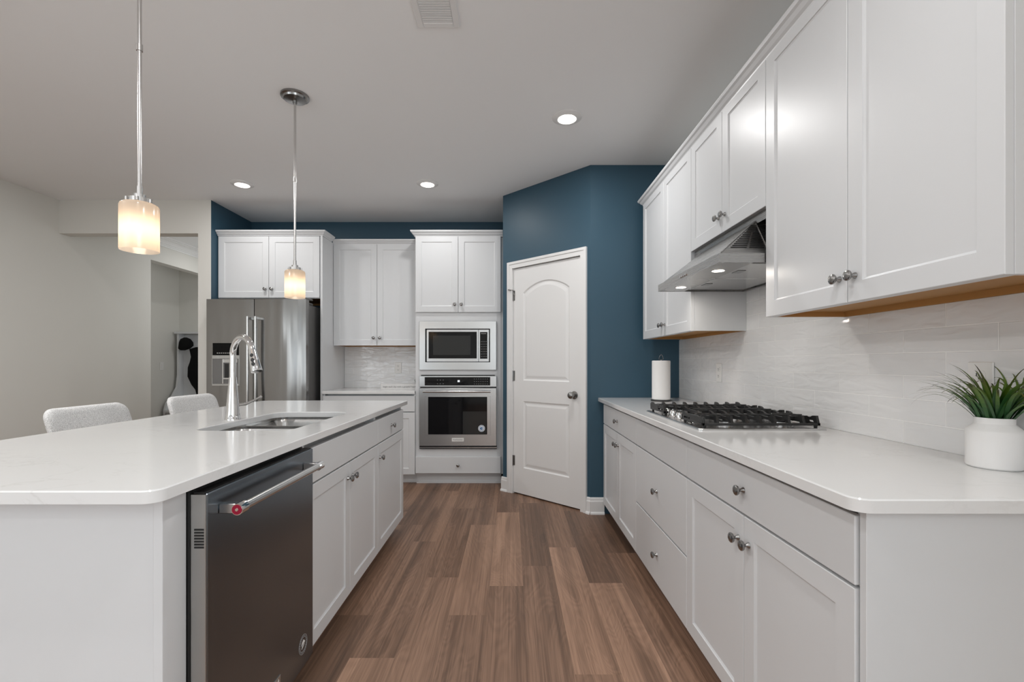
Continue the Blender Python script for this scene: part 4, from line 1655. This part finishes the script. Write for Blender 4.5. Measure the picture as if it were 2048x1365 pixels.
def stool(label, y):
    root = thing('bar_stool', label, 'stool', (-2.02, y, 0), 0, 'bar stools at the island')
    # backrest: padded panel leaning back, generously rounded upper corners
    mb_ = MB()
    loops = []
    for d, off in ((.030, -.019), (.012, -.018), (.003, -.012), (0, 0), (.003, .012), (.012, .018), (.030, .019)):
        lp = []
        for y_, z_ in rr(-.235 + d, .235 - d, d, .325 - d, (.03, .03, .055, .055), 8):
            lp.append((-.10 - .105 * z_ / .325 + off + .02 * (y_ / .235) ** 2, y_, .64 + z_))
        loops.append(lp)
    mb_.loft(loops, cap0=True, cap1=True)
    part('backrest', mb_, M_FABRIC, root)
    loops = [[(x, y_, z) for x, y_ in rr(-.22 + d, .20 - d, -.21 + d, .21 - d, .07)] for d, z in ((.02, .58), (.004, .59), (0, .62), (.006, .645), (.03, .655))]
    part('seat', MB().loft(loops, cap0=True, cap1=True), M_FABRIC, root)
    for sx_ in (-1, 1):
        for sy_ in (-1, 1):
            part('leg', MB().tube([(.15 * sx_, .15 * sy_, .585), (.19 * sx_, .19 * sy_, 0)], [.014, .010], 12), M_BLACK, root)
    part('footrest', MB().tube([(a * .178, b * .178, .20) for a, b in ((-1, -1), (1, -1), (1, 1), (-1, 1))], .007, 8, closed=True), M_BLACK, root)


stool('upholstered bar stool at the near left of the island, speckled white backrest', 2.42)
stool('upholstered bar stool at the far end of the island, in front of the hallway', 3.21)

# ------------------------------------------------------------------ hall tree seen through the doorway
r = thing('hall_tree', 'white hall tree bench with a coat back panel seen through the doorway', 'hall tree', (-4.62, 7.19, 0))
HW = .46
part('back_panel', MB().box(-HW + .03, HW - .03, -.02, -.002, .45, 1.62), M_CAB, r)
for s_ in (-1, 1):
    prof = [(-.002, 0), (-.40, 0), (-.40, .50), (-.36, .60), (-.24, .70), (-.15, .82), (-.12, 1.0), (-.12, 1.63), (-.002, 1.63)]
    part('side_panel', MB().prism(prof, lambda u, v, q_: (q_, u, v), s_ * (HW - .03) if s_ > 0 else -HW, HW if s_ > 0 else -HW + .03), M_CAB, r)
part('top_shelf', MB().box(-HW - .025, HW + .025, -.15, -.002, 1.63, 1.66, .004), M_CAB, r)
part('bench', MB().box(-HW + .03, HW - .03, -.42, -.021, .46, .50, .004).box(-HW + .03, HW - .03, -.38, -.36, .06, .46), M_CAB, r)
part('rail', MB().box(-HW + .03, HW - .03, -.04, -.0205, 1.40, 1.50, .002), M_CAB, r)
for k in range(4):
    x = -.30 + k * .2
    part('hook', MB().tube([(x, -.04, 1.45), (x, -.075, 1.44), (x, -.09, 1.46), (x, -.09, 1.475)], .005, 8), M_NICKEL, r)
HX, HY = -4.62, 7.19


def blob(rows, n=22, seed=1, amp=.012):
    """lumpy draped cloth: rows of (cx, cy, rx, ry, z)"""
    rg_ = random.Random(seed)
    mb_ = MB()
    loops = []
    ph = [rg_.uniform(0, 6) for _ in range(6)]
    for (cx, cy, rx, ry, z) in rows:
        lp = []
        for i in range(n):
            a = 2 * PI * i / n
            k_ = 1 + amp * 8 * (math.sin(3 * a + ph[0] + z * 9) + .7 * math.sin(5 * a + ph[1] - z * 14)) * .5
            lp.append((cx + rx * k_ * math.cos(a), cy + ry * k_ * math.sin(a), z))
        loops.append(lp)
    mb_.loft(loops, cap0=True, cap1=True)
    return mb_


x, y = HX - .30, HY - .155
mb = blob([(x - .005, y, .02, .012, 1.575), (x, y, .075, .03, 1.55), (x + .005, y, .105, .045, 1.50), (x + .0, y, .110, .05, 1.45), (x - .03, y, .085, .045, 1.405), (x - .045, y, .03, .02, 1.38)], seed=4)
single('cap', mb, M_CLOTH, 'black knitted cap hanging on the hall tree above the black coat', 'hat')
x, y = HX - .145, HY - .095
mb = blob([(x - .02, y, .02, .012, 1.43), (x - .035, y, .10, .032, 1.40), (x - .03, y, .085, .036, 1.28), (x - .05, y, .115, .038, 1.12), (x - .045, y, .125, .038, .98), (x + .0, y, .10, .034, .86),
           (x - .0, y, .045, .022, .78), (x - .02, y, .012, .01, .70)], seed=9, amp=.02)
single('coat', mb, M_CLOTH, 'black coat with trailing straps hanging on the hall tree under the cap', 'coat')
